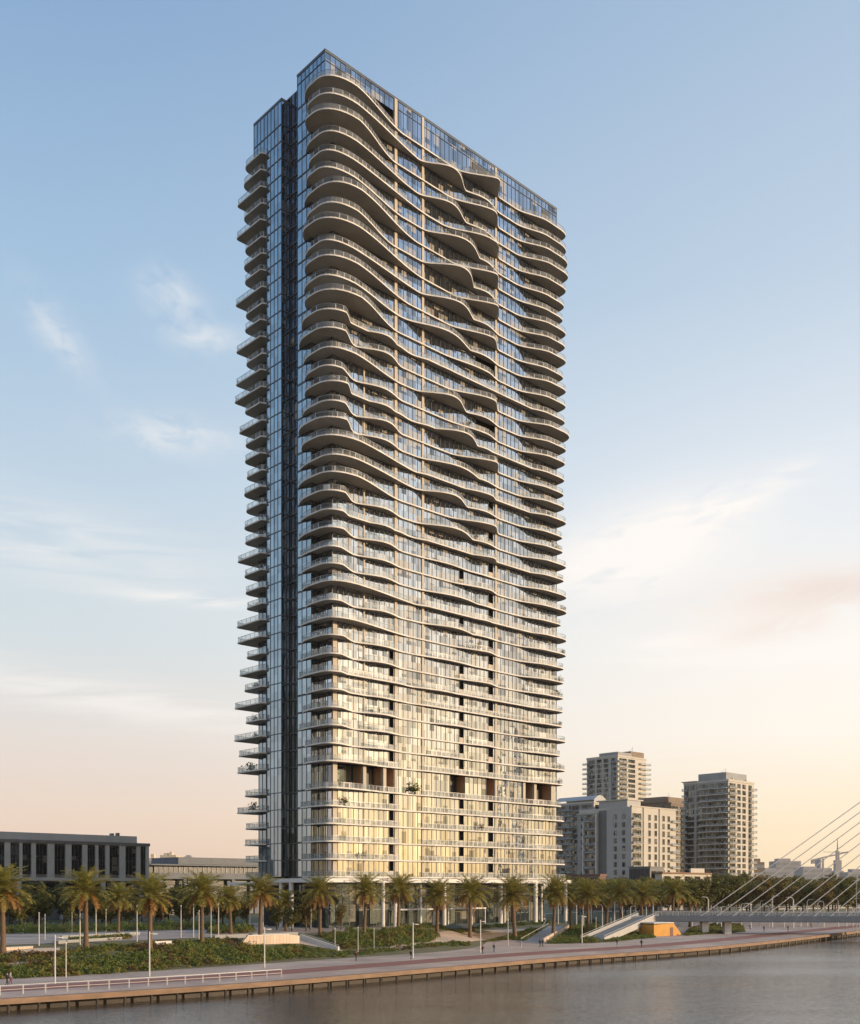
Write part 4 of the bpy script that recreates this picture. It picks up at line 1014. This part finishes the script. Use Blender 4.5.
def palm_trunk(h, seed):
    r = random.Random(seed); mb = MB(); n = 16; pts = []; rad = []
    lean = (r.uniform(-.15,.15), r.uniform(-.15,.15))
    for i in range(n+1):
        t = i/n; pts.append((lean[0]*t*t, lean[1]*t*t, h*t)); rad.append((.36-.1*t + (.12*(1-t*6) if t < .16 else 0) + (.09 if i % 2 else 0)*(.4+.5*t)))
    mb.tube(pts, rad, 9); return mb
PALMS = []
for v in range(4):
    o = thing('palm_tree', 'x', 'palm tree', (0,0,0)); HP = 8.6
    palm_trunk(HP, v).build('trunk', M['bark'], o, True)
    c = palm_crown(40+v, 4.9).build('crown', [M['frond'], M['dryfrond']], o); c.location = (0,0,HP)
    mb = MB()
    for k in range(26):
        a = k*2.4; zz = -1.1+k*.045
        mb.tube([(.2*math.cos(a),.2*math.sin(a),zz),(.42*math.cos(a),.42*math.sin(a),zz+.38)], [.09,.05], 4)
    b = mb.build('frond_stubs', M['bark'], o); b.location = (0,0,HP)
    PALMS.append(o)
palm_spots = [ # picture column and ground line of the foot, crown top
 (3,954,866,'large date palm at the left picture edge with a wide golden crown'),
 (86,949,870,'date palm in front of the grey office block, second from the left'),
 (150,952,875,'date palm beside the bench, at the right end of the grey office block'),
 (202,944,874,'date palm in front of the low grey pavilion'),
 (260,939,875,'date palm below the wing of the tower, left of the podium columns'),
 (320,936,876,'date palm before the dark lobby corner of the tower'),
 (364,934,875,'date palm on the shrub bank before the lobby, second of three'),
 (398,931,875,'date palm at the right end of the shrub bank before the lobby'),
 (437,931,880,'slim palm at the start of the pale bank path'),
 (470,927,877,'palm before the lobby entrance canopy'),
 (515,926,877,'palm between the white lobby columns, left of the bank steps'),
 (553,923,876,'palm at the top of the short bank steps'),
 (588,923,880,'palm on the green bank between the two stairs'),
 (622,918,879,'palm behind the top of the long stairway'),
 (642,915,881,'palm just right of the long stairway head, behind the bridge landing'),
 (672,914,878,'palm behind the bridge landing before the cream villa'),
 (571,923,881,'palm between the bank step palm and the green bank palm, set further back'),
 (606,920,880,'palm behind the middle of the long stairway'),
 (657,913,880,'palm beside the foot of the bridge deck, before the dark low block'),
 (690,913,882,'palm behind the bridge railing near its landing'),
 (706,912,883,'last palm to the right, behind the lower bridge cables'),
 (231,934,886,'smaller palm between the pavilion palm and the tower wing palm'),
 (118,936,884,'smaller shaded palm on the left plaza before the office block'),
 (286,931,890,'small palm beside the left podium columns')]
rp = random.Random(9)
PD = {437:232,470:246,515:256,553:266,588:284,622:300,642:312,672:322,571:306,606:318,657:338,690:335,706:342}
for i, (x, yb, yt, lab) in enumerate(palm_spots):
    g = hit(x, yb)
    if x in PD: g = Vector((at(x,PD[x]), PD[x], terrain(at(x,PD[x]),PD[x]))); yb = HOR+(CZ-g.z)*F/PD[x]
    tall = (yb-yt)/F*g.y; sc_ = tall/(8.6+3.3)
    src = PALMS[i % 4]
    if i < 4: src.location = g; src.scale = (sc_,)*3; src.rotation_euler = (0,0,rp.uniform(0,6)); src['label'] = lab; src['group'] = 'date palms along the waterfront'
    else:
        o_ = dup(src, g, rp.uniform(0,6.28), (sc_*rp.uniform(.9,1.12), sc_*rp.uniform(.9,1.12), sc_), lab); o_.rotation_euler.x = R(rp.uniform(-3.5,3.5)); o_.rotation_euler.y = R(rp.uniform(-3.5,3.5))
# ------------------------------------------------------------------ broadleaf trees
def tree_parts(seed, h=10.0, cw=3.6, nl=4200, spread=.62, ls=.30):
    r = random.Random(seed); tr = MB(); cr = MB(); th = h*.34
    tr.tube([(0,0,0),(.06,.03,th*.6),(0,.08,th)], [.26,.2,.16], 8)
    cl = []
    for k in range(9):
        a = k*2.4+r.uniform(-.4,.4); e = R(r.uniform(25,75)); l = h*r.uniform(.25,.5)
        p1 = Vector((0,.08,th*r.uniform(.75,1))); p2 = p1+Vector((math.cos(a)*math.cos(e)*cw/h*1.6,math.sin(a)*math.cos(e)*cw/h*1.6,math.sin(e)))*l
        tr.tube([p1, (p1+p2)/2+Vector((0,0,.2)), p2], [.12,.08,.03], 5); cl.append((p2, r.uniform(.9,1.6)))
    for k in range(20):
        a = r.uniform(0,6.28); zz = h*r.uniform(.26,.95); q = cw*math.sqrt(max(.05,1-((zz-h*.62)/(h*.4))**2))*r.uniform(.45,1.0)
        cl.append((Vector((math.cos(a)*q, math.sin(a)*q, zz)), r.uniform(.7,1.5)))
    for i in range(nl):
        c, q = cl[i % len(cl)]; v = Vector((r.gauss(0,1),r.gauss(0,1),r.gauss(0,.75))); v = v.normalized()*q*r.random()**.45
        p = c+v; s = ls*r.uniform(.55,1.25)
        a = Vector((r.gauss(0,1),r.gauss(0,1),r.gauss(0,.7))).normalized(); b = a.cross(Vector((r.gauss(0,1),r.gauss(0,1),r.gauss(0,1)))).normalized()
        cr.face([p-a*s, p+b*s*.5, p+a*s, p-b*s*.5])
    return tr, cr
TREES = []
for v in range(5):
    o = thing('tree', 'x', 'tree', (0,0,0)); tr, cr = tree_parts(70+v, 10, (3.9,3.2,2.2,4.2,2.0)[v], (3600,3200,2400,3800,2200)[v])
    tr.build('trunk', M['treebark'], o, True); cr.build('crown', M['leafwarm'] if v in (1,4) else M['leaf'], o); TREES.append([o, False])
def plant(v, X, Y, h, label, group):
    src, used = TREES[v]; sc_ = h/10; rz = rp.uniform(0,6.28); sc_ = (sc_*rp.uniform(.9,1.2), sc_*rp.uniform(.9,1.2), sc_)
    if not used: src.location = (X,Y,0); src.scale = sc_; src.rotation_euler = (0,0,rz); src['label'] = label; src['group'] = group; TREES[v][1] = True
    else: r = dup(src, (X,Y,0), rz, sc_, label); r['group'] = group
rt2 = random.Random(21)
left = sorted([rt2.uniform(-20,235) for _ in range(40)])
for i, x in enumerate(left):
    Y = rt2.uniform(243,288); h = rt2.uniform(6.5,10.5)
    if 112 < x < 150: h *= .8
    plant(rt2.choice((0,1,2,3,0)), at(x,Y), Y, h, 'dark tree in the grove before the office block and pavilion, %s from the left' % ORD[i], 'shaded trees behind the left palms')
slim = [(160,250),(186,246),(233,240),(247,243),(277,226),(306,219),(310,226),(341,228),(292,218)]
for i, (x, Y) in enumerate(slim):
    plant(4 if i % 2 else 2, at(x,Y), Y, 7.5 if i < 6 else 5.5, 'slim young tree on the plaza near the tower wing, %s from the left' % ORD[sorted(s[0] for s in slim).index(x)], 'slim plaza trees')
right = []
for row, (Y0, n, x0, x1) in enumerate(((348,22,560,868),(390,26,558,880),(440,24,556,880),(500,20,560,880))):
    for k in range(n): x_ = x0+(x1-x0)*(k+rt2.uniform(.1,.9))/n; right.append((x_, (Y0+rt2.uniform(-18,18)) if x_ > 690 else max(352, Y0+rt2.uniform(-18,18)), row))
right.sort()
for i, (x, Y, row) in enumerate(right):
    top = 876+rt2.uniform(-3,6) if x > 690 else 879+rt2.uniform(-3,6)
    h = max(6, zat(top, Y)); 
    plant(rt2.choice((0,1,3,0,3,1)), at(x,Y), Y, h, 'broad tree in the belt between tower and right picture edge, %s from the left' % ORDX(i), 'tree belt behind the bridge')

# ------------------------------------------------------------------ lamp posts
lp = thing('lamp_post', 'x', 'lamp post'); mb = MB(); mb.tube([(0,0,0),(0,0,6.4)],[.115,.085],8); mb.build('post', M['metal'], lp)
one('arm', M['metal'], lp, (.07,1.05,-.05,.05,6.05,6.13)); one('lamp_head', M['lens'], lp, (.45,1.1,-.12,.12,5.98,6.046)); one('base_plate', M['frame_light'], lp, (-.22,.22,-.22,.22,0,.05))
spots = [(55,984,'tall cream lamp post nearest the left corner of the promenade'),(149.5,977,'cream lamp post on the promenade before the bench palm'),(264.5,968,'cream lamp post on the promenade below the terrace wall'),
         (413,958.5,'cream lamp post on the promenade before the pale bank path'),(480.5,953,'cream lamp post beside the two walkers in the middle of the promenade'),(582,943.5,'cream lamp post on the promenade before the green bank')]
first = True
for x, y, lab in spots:
    g = hit(x, y)
    if first: lp.location = g; lp['label'] = lab; lp['group'] = 'promenade lamp posts'; lp.rotation_euler = (0,0,R(20)); first = False
    else: dup(lp, g, R(20), 1, lab)
pp = thing('plaza_pole', 'x', 'pole'); mb = MB(); mb.tube([(0,0,0),(0,0,7)],[.12,.09],8); mb.build('post', M['metal'], pp); mb = MB(); mb.tube([(0,0,7.002),(0,0,7.3)],[.16,.12],8); mb.build('cap_light', M['lens'], pp); one('base_plate', M['frame_light'], pp, (-.25,.25,-.25,.25,0,.05))
pole_spots = [(39,946,912),(66,978,942),(80,945,904),(96,939,903),(45,940,914),(137,942,905),(181,938,905),(193.5,938,904),(199,941,910),(218.5,937,903),(211,938,906),(250,931,903),(263,930,903),(335,948,928),(358,953,927),(374,948,928),(311,931,897),(508,946,919),(596,938,917),(611,936,918),(106,932,909),(72,933,912)]
pole_spots.sort()
for i, (x, y, yt) in enumerate(pole_spots):
    g = hit(x, y); s_ = (y-yt)/F*g.y/7.3; lab = 'plain pale pole among palms and lawns, %s from the left' % ORD[i]
    sc3 = (min(1,max(.6,s_)),)*2+(s_,)
    if i == 0: pp.location = g; pp.scale = sc3; pp['label'] = lab; pp['group'] = 'slim pale poles on the plaza and bank'
    else: dup(pp, g, 0, sc3, lab)
# street lamps on the road behind the bridge
sl_ = thing('street_lamp', 'x', 'street lamp'); mb = MB(); mb.tube([(0,0,0),(0,0,6.6),(.25,0,7.1),(1.3,0,7.25)],[.17,.13,.1,.08],6); mb.build('post', M['white'], sl_); one('lamp_head', M['lens'], sl_, (1.0,1.7,-.13,.13,7.16,7.2)); 
rs = random.Random(4); k = 0; xs = sorted([560+i*8.6+rs.uniform(-3.4,3.4) for i in range(36)])
for x in xs:
    Y = rs.choice((328,336,343)) + rs.uniform(-3,3); s_ = rs.uniform(.9,1.45); lab = 'thin white street lamp on the road behind the bridge, %s from the left' % ORD[k]
    z_ = terrain(at(x,Y),Y)
    if k == 0: sl_.location = (at(x,Y),Y,z_); sl_['label'] = lab; sl_['group'] = 'street lamps behind the bridge'
    else: dup(sl_, (at(x,Y),Y,z_), rs.choice((0,math.pi)), s_, lab)
    k += 1
o = thing('street_lamp', 'tallest white lamp mast on the bridge road near the right edge', 'street lamp', (at(856.5,292),292,-3.5)); mb = MB(); mb.tube([(0,0,0),(0,0,14.5)],[.14,.1],8); mb.build('post', M['metal'], o); one('lamp_head', M['lens'], o, (-.9,.9,-.15,.15,14.5,14.62))

# ------------------------------------------------------------------ people on the promenade
def person(label, loc, rz, top, legs, stride=.28, carry=None, seed=0):
    """one skinned body; clothes are its colours and a separate hair cap"""
    o = thing('person', label, 'person', loc, rz)
    J = {'pelvis':(0,0,.95),'chest':(0,.02,1.28),'neck':(0,.02,1.48),'head':(0,-.02,1.60),'crown':(0,-.01,1.72),
         'hl':(.1,0,.92),'kl':(.1,-stride*.55,.50),'al':(.1,-stride*.5,.09),'tl':(.1,-stride*.5-.16,.04),
         'hr':(-.1,0,.92),'kr':(-.1,stride*.25,.49),'ar':(-.1,stride*1.0,.12),'tr':(-.1,stride*1.0-.15,.04),
         'sl':(.19,.02,1.43),'el':(.25,.08+stride*.2,1.16),'wl':(.24,.0+stride*.3,.92),'pl':(.24,-.02+stride*.3,.82),
         'sr':(-.19,.02,1.43),'er':(-.25,.05-stride*.1,1.16),'wr':(-.24,-.08-stride*.3,.93),'pr':(-.24,-.12-stride*.3,.83)}
    E = [('pelvis','chest'),('chest','neck'),('neck','head'),('head','crown'),('pelvis','hl'),('hl','kl'),('kl','al'),('al','tl'),('pelvis','hr'),('hr','kr'),('kr','ar'),('ar','tr'),
         ('neck','sl'),('sl','el'),('el','wl'),('wl','pl'),('neck','sr'),('sr','er'),('er','wr'),('wr','pr')]
    rad = {'pelvis':.15,'chest':.16,'neck':.065,'head':.1,'crown':.075,'hl':.1,'kl':.065,'al':.045,'tl':.04,'hr':.1,'kr':.065,'ar':.045,'tr':.04,'sl':.07,'el':.05,'wl':.035,'pl':.035,'sr':.07,'er':.05,'wr':.035,'pr':.035}
    names = list(J); idx = {n_: i for i, n_ in enumerate(names)}
    me = bpy.data.meshes.new('body'); me.from_pydata([J[n_] for n_ in names], [(idx[a],idx[b]) for a, b in E], []); ob = link('body', me, o)
    md = ob.modifiers.new('skin','SKIN'); ob.modifiers.new('sub','SUBSURF').levels = 1; ob.modifiers['sub'].render_levels = 1
    for n_ in names: sv = me.skin_vertices[0].data[idx[n_]]; sv.radius = (rad[n_],rad[n_]*(.75 if n_ in ('chest','pelvis') else 1)); sv.use_root = n_ == 'pelvis'
    dg = bpy.context.evaluated_depsgraph_get(); ev = ob.evaluated_get(dg); m2 = bpy.data.meshes.new_from_object(ev); ob.modifiers.clear(); ob.data = m2
    m2.materials.clear()
    for mm in (M['skin'], M[top], M[legs]): m2.materials.append(mm)
    for p_ in m2.polygons:
        z_ = p_.center.z; x_ = abs(p_.center.x); p_.use_smooth = True
        p_.material_index = 0 if z_ > 1.47 or (z_ < .95 and x_ > .2) else (1 if z_ > .93 else 2)
    mb = MB()
    for i in range(5):
        for k in range(10):
            def sp_(i_, k_): e = R(-10+100*i_/5); a = 2*math.pi*k_/10; return (.115*math.cos(e)*math.cos(a), .015+.125*math.cos(e)*math.sin(a), 1.64+.14*math.sin(e))
            mb.face([sp_(i,k),sp_(i,k+1),sp_(i+1,k+1),sp_(i+1,k)])
    mb.build('hair', M['hair'], o, True); return o
ppl = [(7,986,'cloth_dark','cloth_dark','person in dark clothes walking at the left picture edge',R(120)),(10.5,984.5,'cloth_pale','cloth_red','person in a pale top beside the dark walker at the left edge',R(125)),
       (356,961,'cloth_red','cloth_dark','person in maroon on the promenade below the shrub bank',R(130)),(411,959.5,'cloth_dark','cloth_dark','person in black beside the lamp post before the pale path',R(130)),
       (482.5,954,'cloth_red','cloth_dark','person in maroon right of the middle lamp post',R(-50)),(494,952.5,'cloth_dark','cloth_blue','person in dark clothes alone on the middle promenade',R(120)),
       (521,948.5,'cloth_pale','cloth_pale','person in pale clothes walking before the green wedge',R(130)),(540,947.2,'cloth_dark','cloth_dark','first of two people in dark clothes below the short bank steps',R(120)),(542.6,947,'cloth_blue','cloth_dark','person in blue top below the short bank steps',R(-60)),
       (617,946,'cloth_dark','cloth_blue','person in dark top below the long stairway',R(130)),(641.5,947.5,'cloth_dark','cloth_dark','person in black near the quay edge by the ochre wall',R(130)),
       (750,930,'cloth_dark','cloth_dark','person in black under the bridge, left of the pier',R(10)),(764,932,'cloth_dark','cloth_blue','person under the bridge deck beside the pier',R(100)),(788,931.5,'cloth_dark','cloth_dark','person under the bridge, right of the pier',R(100)),(811,928,'cloth_dark','cloth_red','person furthest right under the bridge deck',R(90))]
for i, (x, y, a_, b_, lab, rz) in enumerate(ppl):
    o = person(lab, hit(x,y,.012), rz, a_, b_, .2+.12*((i*7)%3)/2)
    o['group'] = 'people on the promenade'; o.scale = (.98,.98,.98)
HAZE_SKY = .94; NISH = .22
# ------------------------------------------------------------------ daylight
SUN_EL = 9.0; SUN_AZ = -14.0          # azimuth in degrees from +X towards +Y
sd = Vector((math.cos(R(SUN_EL))*math.cos(R(SUN_AZ)), math.cos(R(SUN_EL))*math.sin(R(SUN_AZ)), math.sin(R(SUN_EL))))
sl = bpy.data.lights.new('sun', 'SUN'); sl.energy = 4.4; sl.angle = R(.5); sl.color = (1.0,.75,.50)
so = bpy.data.objects.new('sun', sl); COL.objects.link(so); so.rotation_euler = sd.to_track_quat('Z','Y').to_euler()
w = bpy.data.worlds.new('World'); scene.world = w; w.use_nodes = True; nt = w.node_tree; nt.nodes.clear()
out = N(nt,'ShaderNodeOutputWorld'); bg = N(nt,'ShaderNodeBackground'); L(nt,bg.outputs[0],out.inputs[0])
sky = N(nt,'ShaderNodeTexSky', sky_type='NISHITA'); sky.sun_disc = False; sky.sun_elevation = R(SUN_EL); sky.sun_rotation = R(90-SUN_AZ)
sky.altitude = 0; sky.air_density = 1.0; sky.dust_density = 2.2; sky.ozone_density = 1.6
bg.inputs[1].default_value = .12
tc = N(nt,'ShaderNodeTexCoord')
# thin clouds, by direction in the sky
def cloud(px, py, wx, wy, amt, seed, streak=3.0, tilt=0.0):
    d = Vector(((px-CX)/F, 1, -(py-HOR)/F)).normalized(); az = math.atan2(d.x, d.y); el = math.asin(d.z)
    return az, el, wx, wy, amt, seed, streak, tilt
sp = N(nt,'ShaderNodeSeparateXYZ'); L(nt,tc.outputs['Generated'],sp.inputs[0])
def math_(op, a, b=None, c=None):
    n = N(nt,'ShaderNodeMath',operation=op)
    for i, v in enumerate((a,b,c)):
        if v is None: continue
        if isinstance(v, (int,float)): n.inputs[i].default_value = v
        else: L(nt, v, n.inputs[i])
    return n.outputs[0]
AZ = math_('ARCTAN2', sp.outputs[0], sp.outputs[1]); EL = math_('ARCSINE', sp.outputs[2])
# thin evening haze in the sky itself: low warm layer, paler towards the sun's side
def lin(c): return tuple(((v/255+.055)/1.055)**2.4 if v > 10 else v/255/12.92 for v in c)
def ramp(stops):
    r = N(nt,'ShaderNodeValToRGB'); cr = r.color_ramp
    while len(cr.elements) < len(stops): cr.elements.new(.5)
    for e, (deg, c) in zip(cr.elements, stops):
        e.position = max(0, min(1, deg/60)); l = lin(c); e.color = (*l, 1)
    L(nt, math_('DIVIDE', EL, R(60)), r.inputs[0]); return r.outputs[0]
ra = ramp([(0,(228,198,180)),(4,(232,208,192)),(8,(225,214,207)),(13,(207,215,218)),(20,(188,205,219)),(29,(160,188,214)),(39,(134,165,200)),(60,(96,130,176))])
rb = ramp([(0,(254,226,184)),(4,(255,236,206)),(8,(255,245,232)),(13,(249,243,236)),(20,(226,231,236)),(29,(190,206,222)),(39,(166,188,212)),(60,(116,146,186))])
fz = N(nt,'ShaderNodeMapRange',interpolation_type='SMOOTHSTEP'); fz.inputs[1].default_value = R(-24); fz.inputs[2].default_value = R(28); L(nt,AZ,fz.inputs[0])
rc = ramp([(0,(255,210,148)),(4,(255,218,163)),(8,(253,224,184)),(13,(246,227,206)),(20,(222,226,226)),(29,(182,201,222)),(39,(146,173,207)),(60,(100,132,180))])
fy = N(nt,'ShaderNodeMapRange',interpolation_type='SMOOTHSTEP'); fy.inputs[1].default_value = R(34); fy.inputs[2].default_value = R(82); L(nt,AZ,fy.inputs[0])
g_ = N(nt,'ShaderNodeMix',data_type='RGBA'); L(nt,fz.outputs[0],g_.inputs[0]); L(nt,ra,g_.inputs[6]); L(nt,rb,g_.inputs[7])
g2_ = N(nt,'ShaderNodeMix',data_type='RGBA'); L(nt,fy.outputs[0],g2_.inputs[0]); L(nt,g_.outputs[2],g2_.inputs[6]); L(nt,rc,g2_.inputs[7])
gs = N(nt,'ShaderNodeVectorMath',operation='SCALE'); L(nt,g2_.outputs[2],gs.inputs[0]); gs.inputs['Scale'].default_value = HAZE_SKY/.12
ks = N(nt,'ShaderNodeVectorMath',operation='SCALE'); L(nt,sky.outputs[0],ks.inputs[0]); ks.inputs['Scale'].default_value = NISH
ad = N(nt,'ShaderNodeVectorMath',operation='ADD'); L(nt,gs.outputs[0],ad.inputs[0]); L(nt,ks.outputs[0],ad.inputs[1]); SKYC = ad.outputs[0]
def fibre(kx, ky, tilt, z, lo, hi):
  c, s_ = math.cos(tilt), math.sin(tilt)
  xr = math_('ADD', math_('MULTIPLY', AZ, c), math_('MULTIPLY', EL, s_)); yr = math_('SUBTRACT', math_('MULTIPLY', EL, c), math_('MULTIPLY', AZ, s_))
  cb = N(nt,'ShaderNodeCombineXYZ'); L(nt, math_('MULTIPLY', xr, kx), cb.inputs[0]); L(nt, math_('MULTIPLY', yr, ky), cb.inputs[1]); cb.inputs[2].default_value = z
  nz = N(nt,'ShaderNodeTexNoise'); nz.inputs['Scale'].default_value = 1.0; nz.inputs['Detail'].default_value = 5; nz.inputs['Roughness'].default_value = .55; nz.inputs['Distortion'].default_value = .6; L(nt,cb.outputs[0],nz.inputs[0])
  mr = N(nt,'ShaderNodeMapRange',interpolation_type='SMOOTHSTEP'); mr.inputs[1].default_value = lo; mr.inputs[2].default_value = hi; L(nt,nz.outputs['Fac'],mr.inputs[0]); return mr.outputs[0]
FIB = [fibre(30, 55, -.15, 3.1, .28, .64), fibre(15, 48, .2, 8.7, .20, .54), fibre(8, 62, .03, 15.2, .28, .66)]
def layer(specs):
  total = None
  for (az, el, wx, wy, amt, seed, streak, tilt) in specs:
      x = math_('SUBTRACT', AZ, az); y = math_('SUBTRACT', EL, el)
      c, s = math.cos(tilt), math.sin(tilt)
      xr = math_('ADD', math_('MULTIPLY', x, c), math_('MULTIPLY', y, s)); yr = math_('SUBTRACT', math_('MULTIPLY', y, c), math_('MULTIPLY', x, s))
      r2 = math_('ADD', math_('POWER', math_('ABSOLUTE', math_('DIVIDE', xr, wx)), 2.0), math_('POWER', math_('ABSOLUTE', math_('DIVIDE', yr, wy)), 2.0))
      env = math_('EXPONENT', math_('MULTIPLY', r2, -.8))
      fib = FIB[0 if streak < 2 else (1 if streak < 4 else 2)]
      v = math_('MULTIPLY', math_('MULTIPLY', env, fib), amt)
      total = v if total is None else math_('ADD', total, v)
  return math_('MINIMUM', total, .85)
total = layer((
    cloud(172,296,.024,.014,.42,1,1.3,-.25), cloud(206,338,.028,.009,.42,2,1.5), cloud(56,332,.032,.012,.38,3,1.6,-.75), cloud(175,435,.050,.013,.42,4,1.5),
    cloud(640,552,.095,.036,1.0,5,2.6,.22), cloud(795,612,.085,.030,.95,6,2.2), cloud(200,600,.06,.006,.6,7,5), cloud(120,700,.17,.016,.6,8,5,-.12), cloud(700,515,.11,.012,.7,9,5,.3), cloud(760,655,.12,.014,.6,10,5),
    cloud(60,545,.14,.03,.4,11,4,-.15), cloud(690,640,.05,.006,.6,12,4)))
# cloud light: the sky's own colour lifted towards a warm white
mx = N(nt,'ShaderNodeMix',data_type='RGBA'); L(nt,total,mx.inputs[0]); L(nt,SKYC,mx.inputs[6])
mx.inputs[7].default_value = (8.0,7.6,7.2,1)
m2 = N(nt,'ShaderNodeMix',data_type='RGBA'); L(nt, layer((cloud(790,596,.085,.020,.5,21,2.4,.05), cloud(770,632,.05,.010,.4,22,2.6,.1), cloud(845,588,.05,.014,.4,23,2.6), cloud(60,775,.25,.012,.45,24,7))), m2.inputs[0])
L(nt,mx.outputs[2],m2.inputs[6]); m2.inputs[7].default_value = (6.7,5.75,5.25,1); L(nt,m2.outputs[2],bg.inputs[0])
vs = scene.view_settings; vs.view_transform = 'Standard'; vs.look = 'None'; vs.exposure = .12; vs.gamma = 1; vs.use_curve_mapping = False
scene.render.engine = 'CYCLES'; scene.cycles.max_bounces = 4; scene.cycles.diffuse_bounces = 2; scene.cycles.glossy_bounces = 3; scene.cycles.transmission_bounces = 2; scene.cycles.transparent_max_bounces = 8; scene.cycles.caustics_reflective = False; scene.cycles.caustics_refractive = False
w.cycles.sampling_method = 'MANUAL'; w.cycles.sample_map_resolution = 256

# evening air between the camera and the far city
m, nt, out = mat('haze_air'); pv = N(nt,'ShaderNodeVolumePrincipled'); pv.inputs['Color'].default_value = (.93,.86,.78,1); pv.inputs['Density'].default_value = .00006; pv.inputs['Anisotropy'].default_value = .25
L(nt,pv.outputs[0],out.inputs['Volume'])
mb = MB(); mb.box(-1500,1500,-250,1900,ZW-1.2,208); hz_ = mb.build('haze', m); hz_['kind'] = 'stuff'; hz_['label'] = 'thin warm evening haze in the air over the waterfront'; hz_['category'] = 'haze'
scene.cycles.volume_bounces = 0
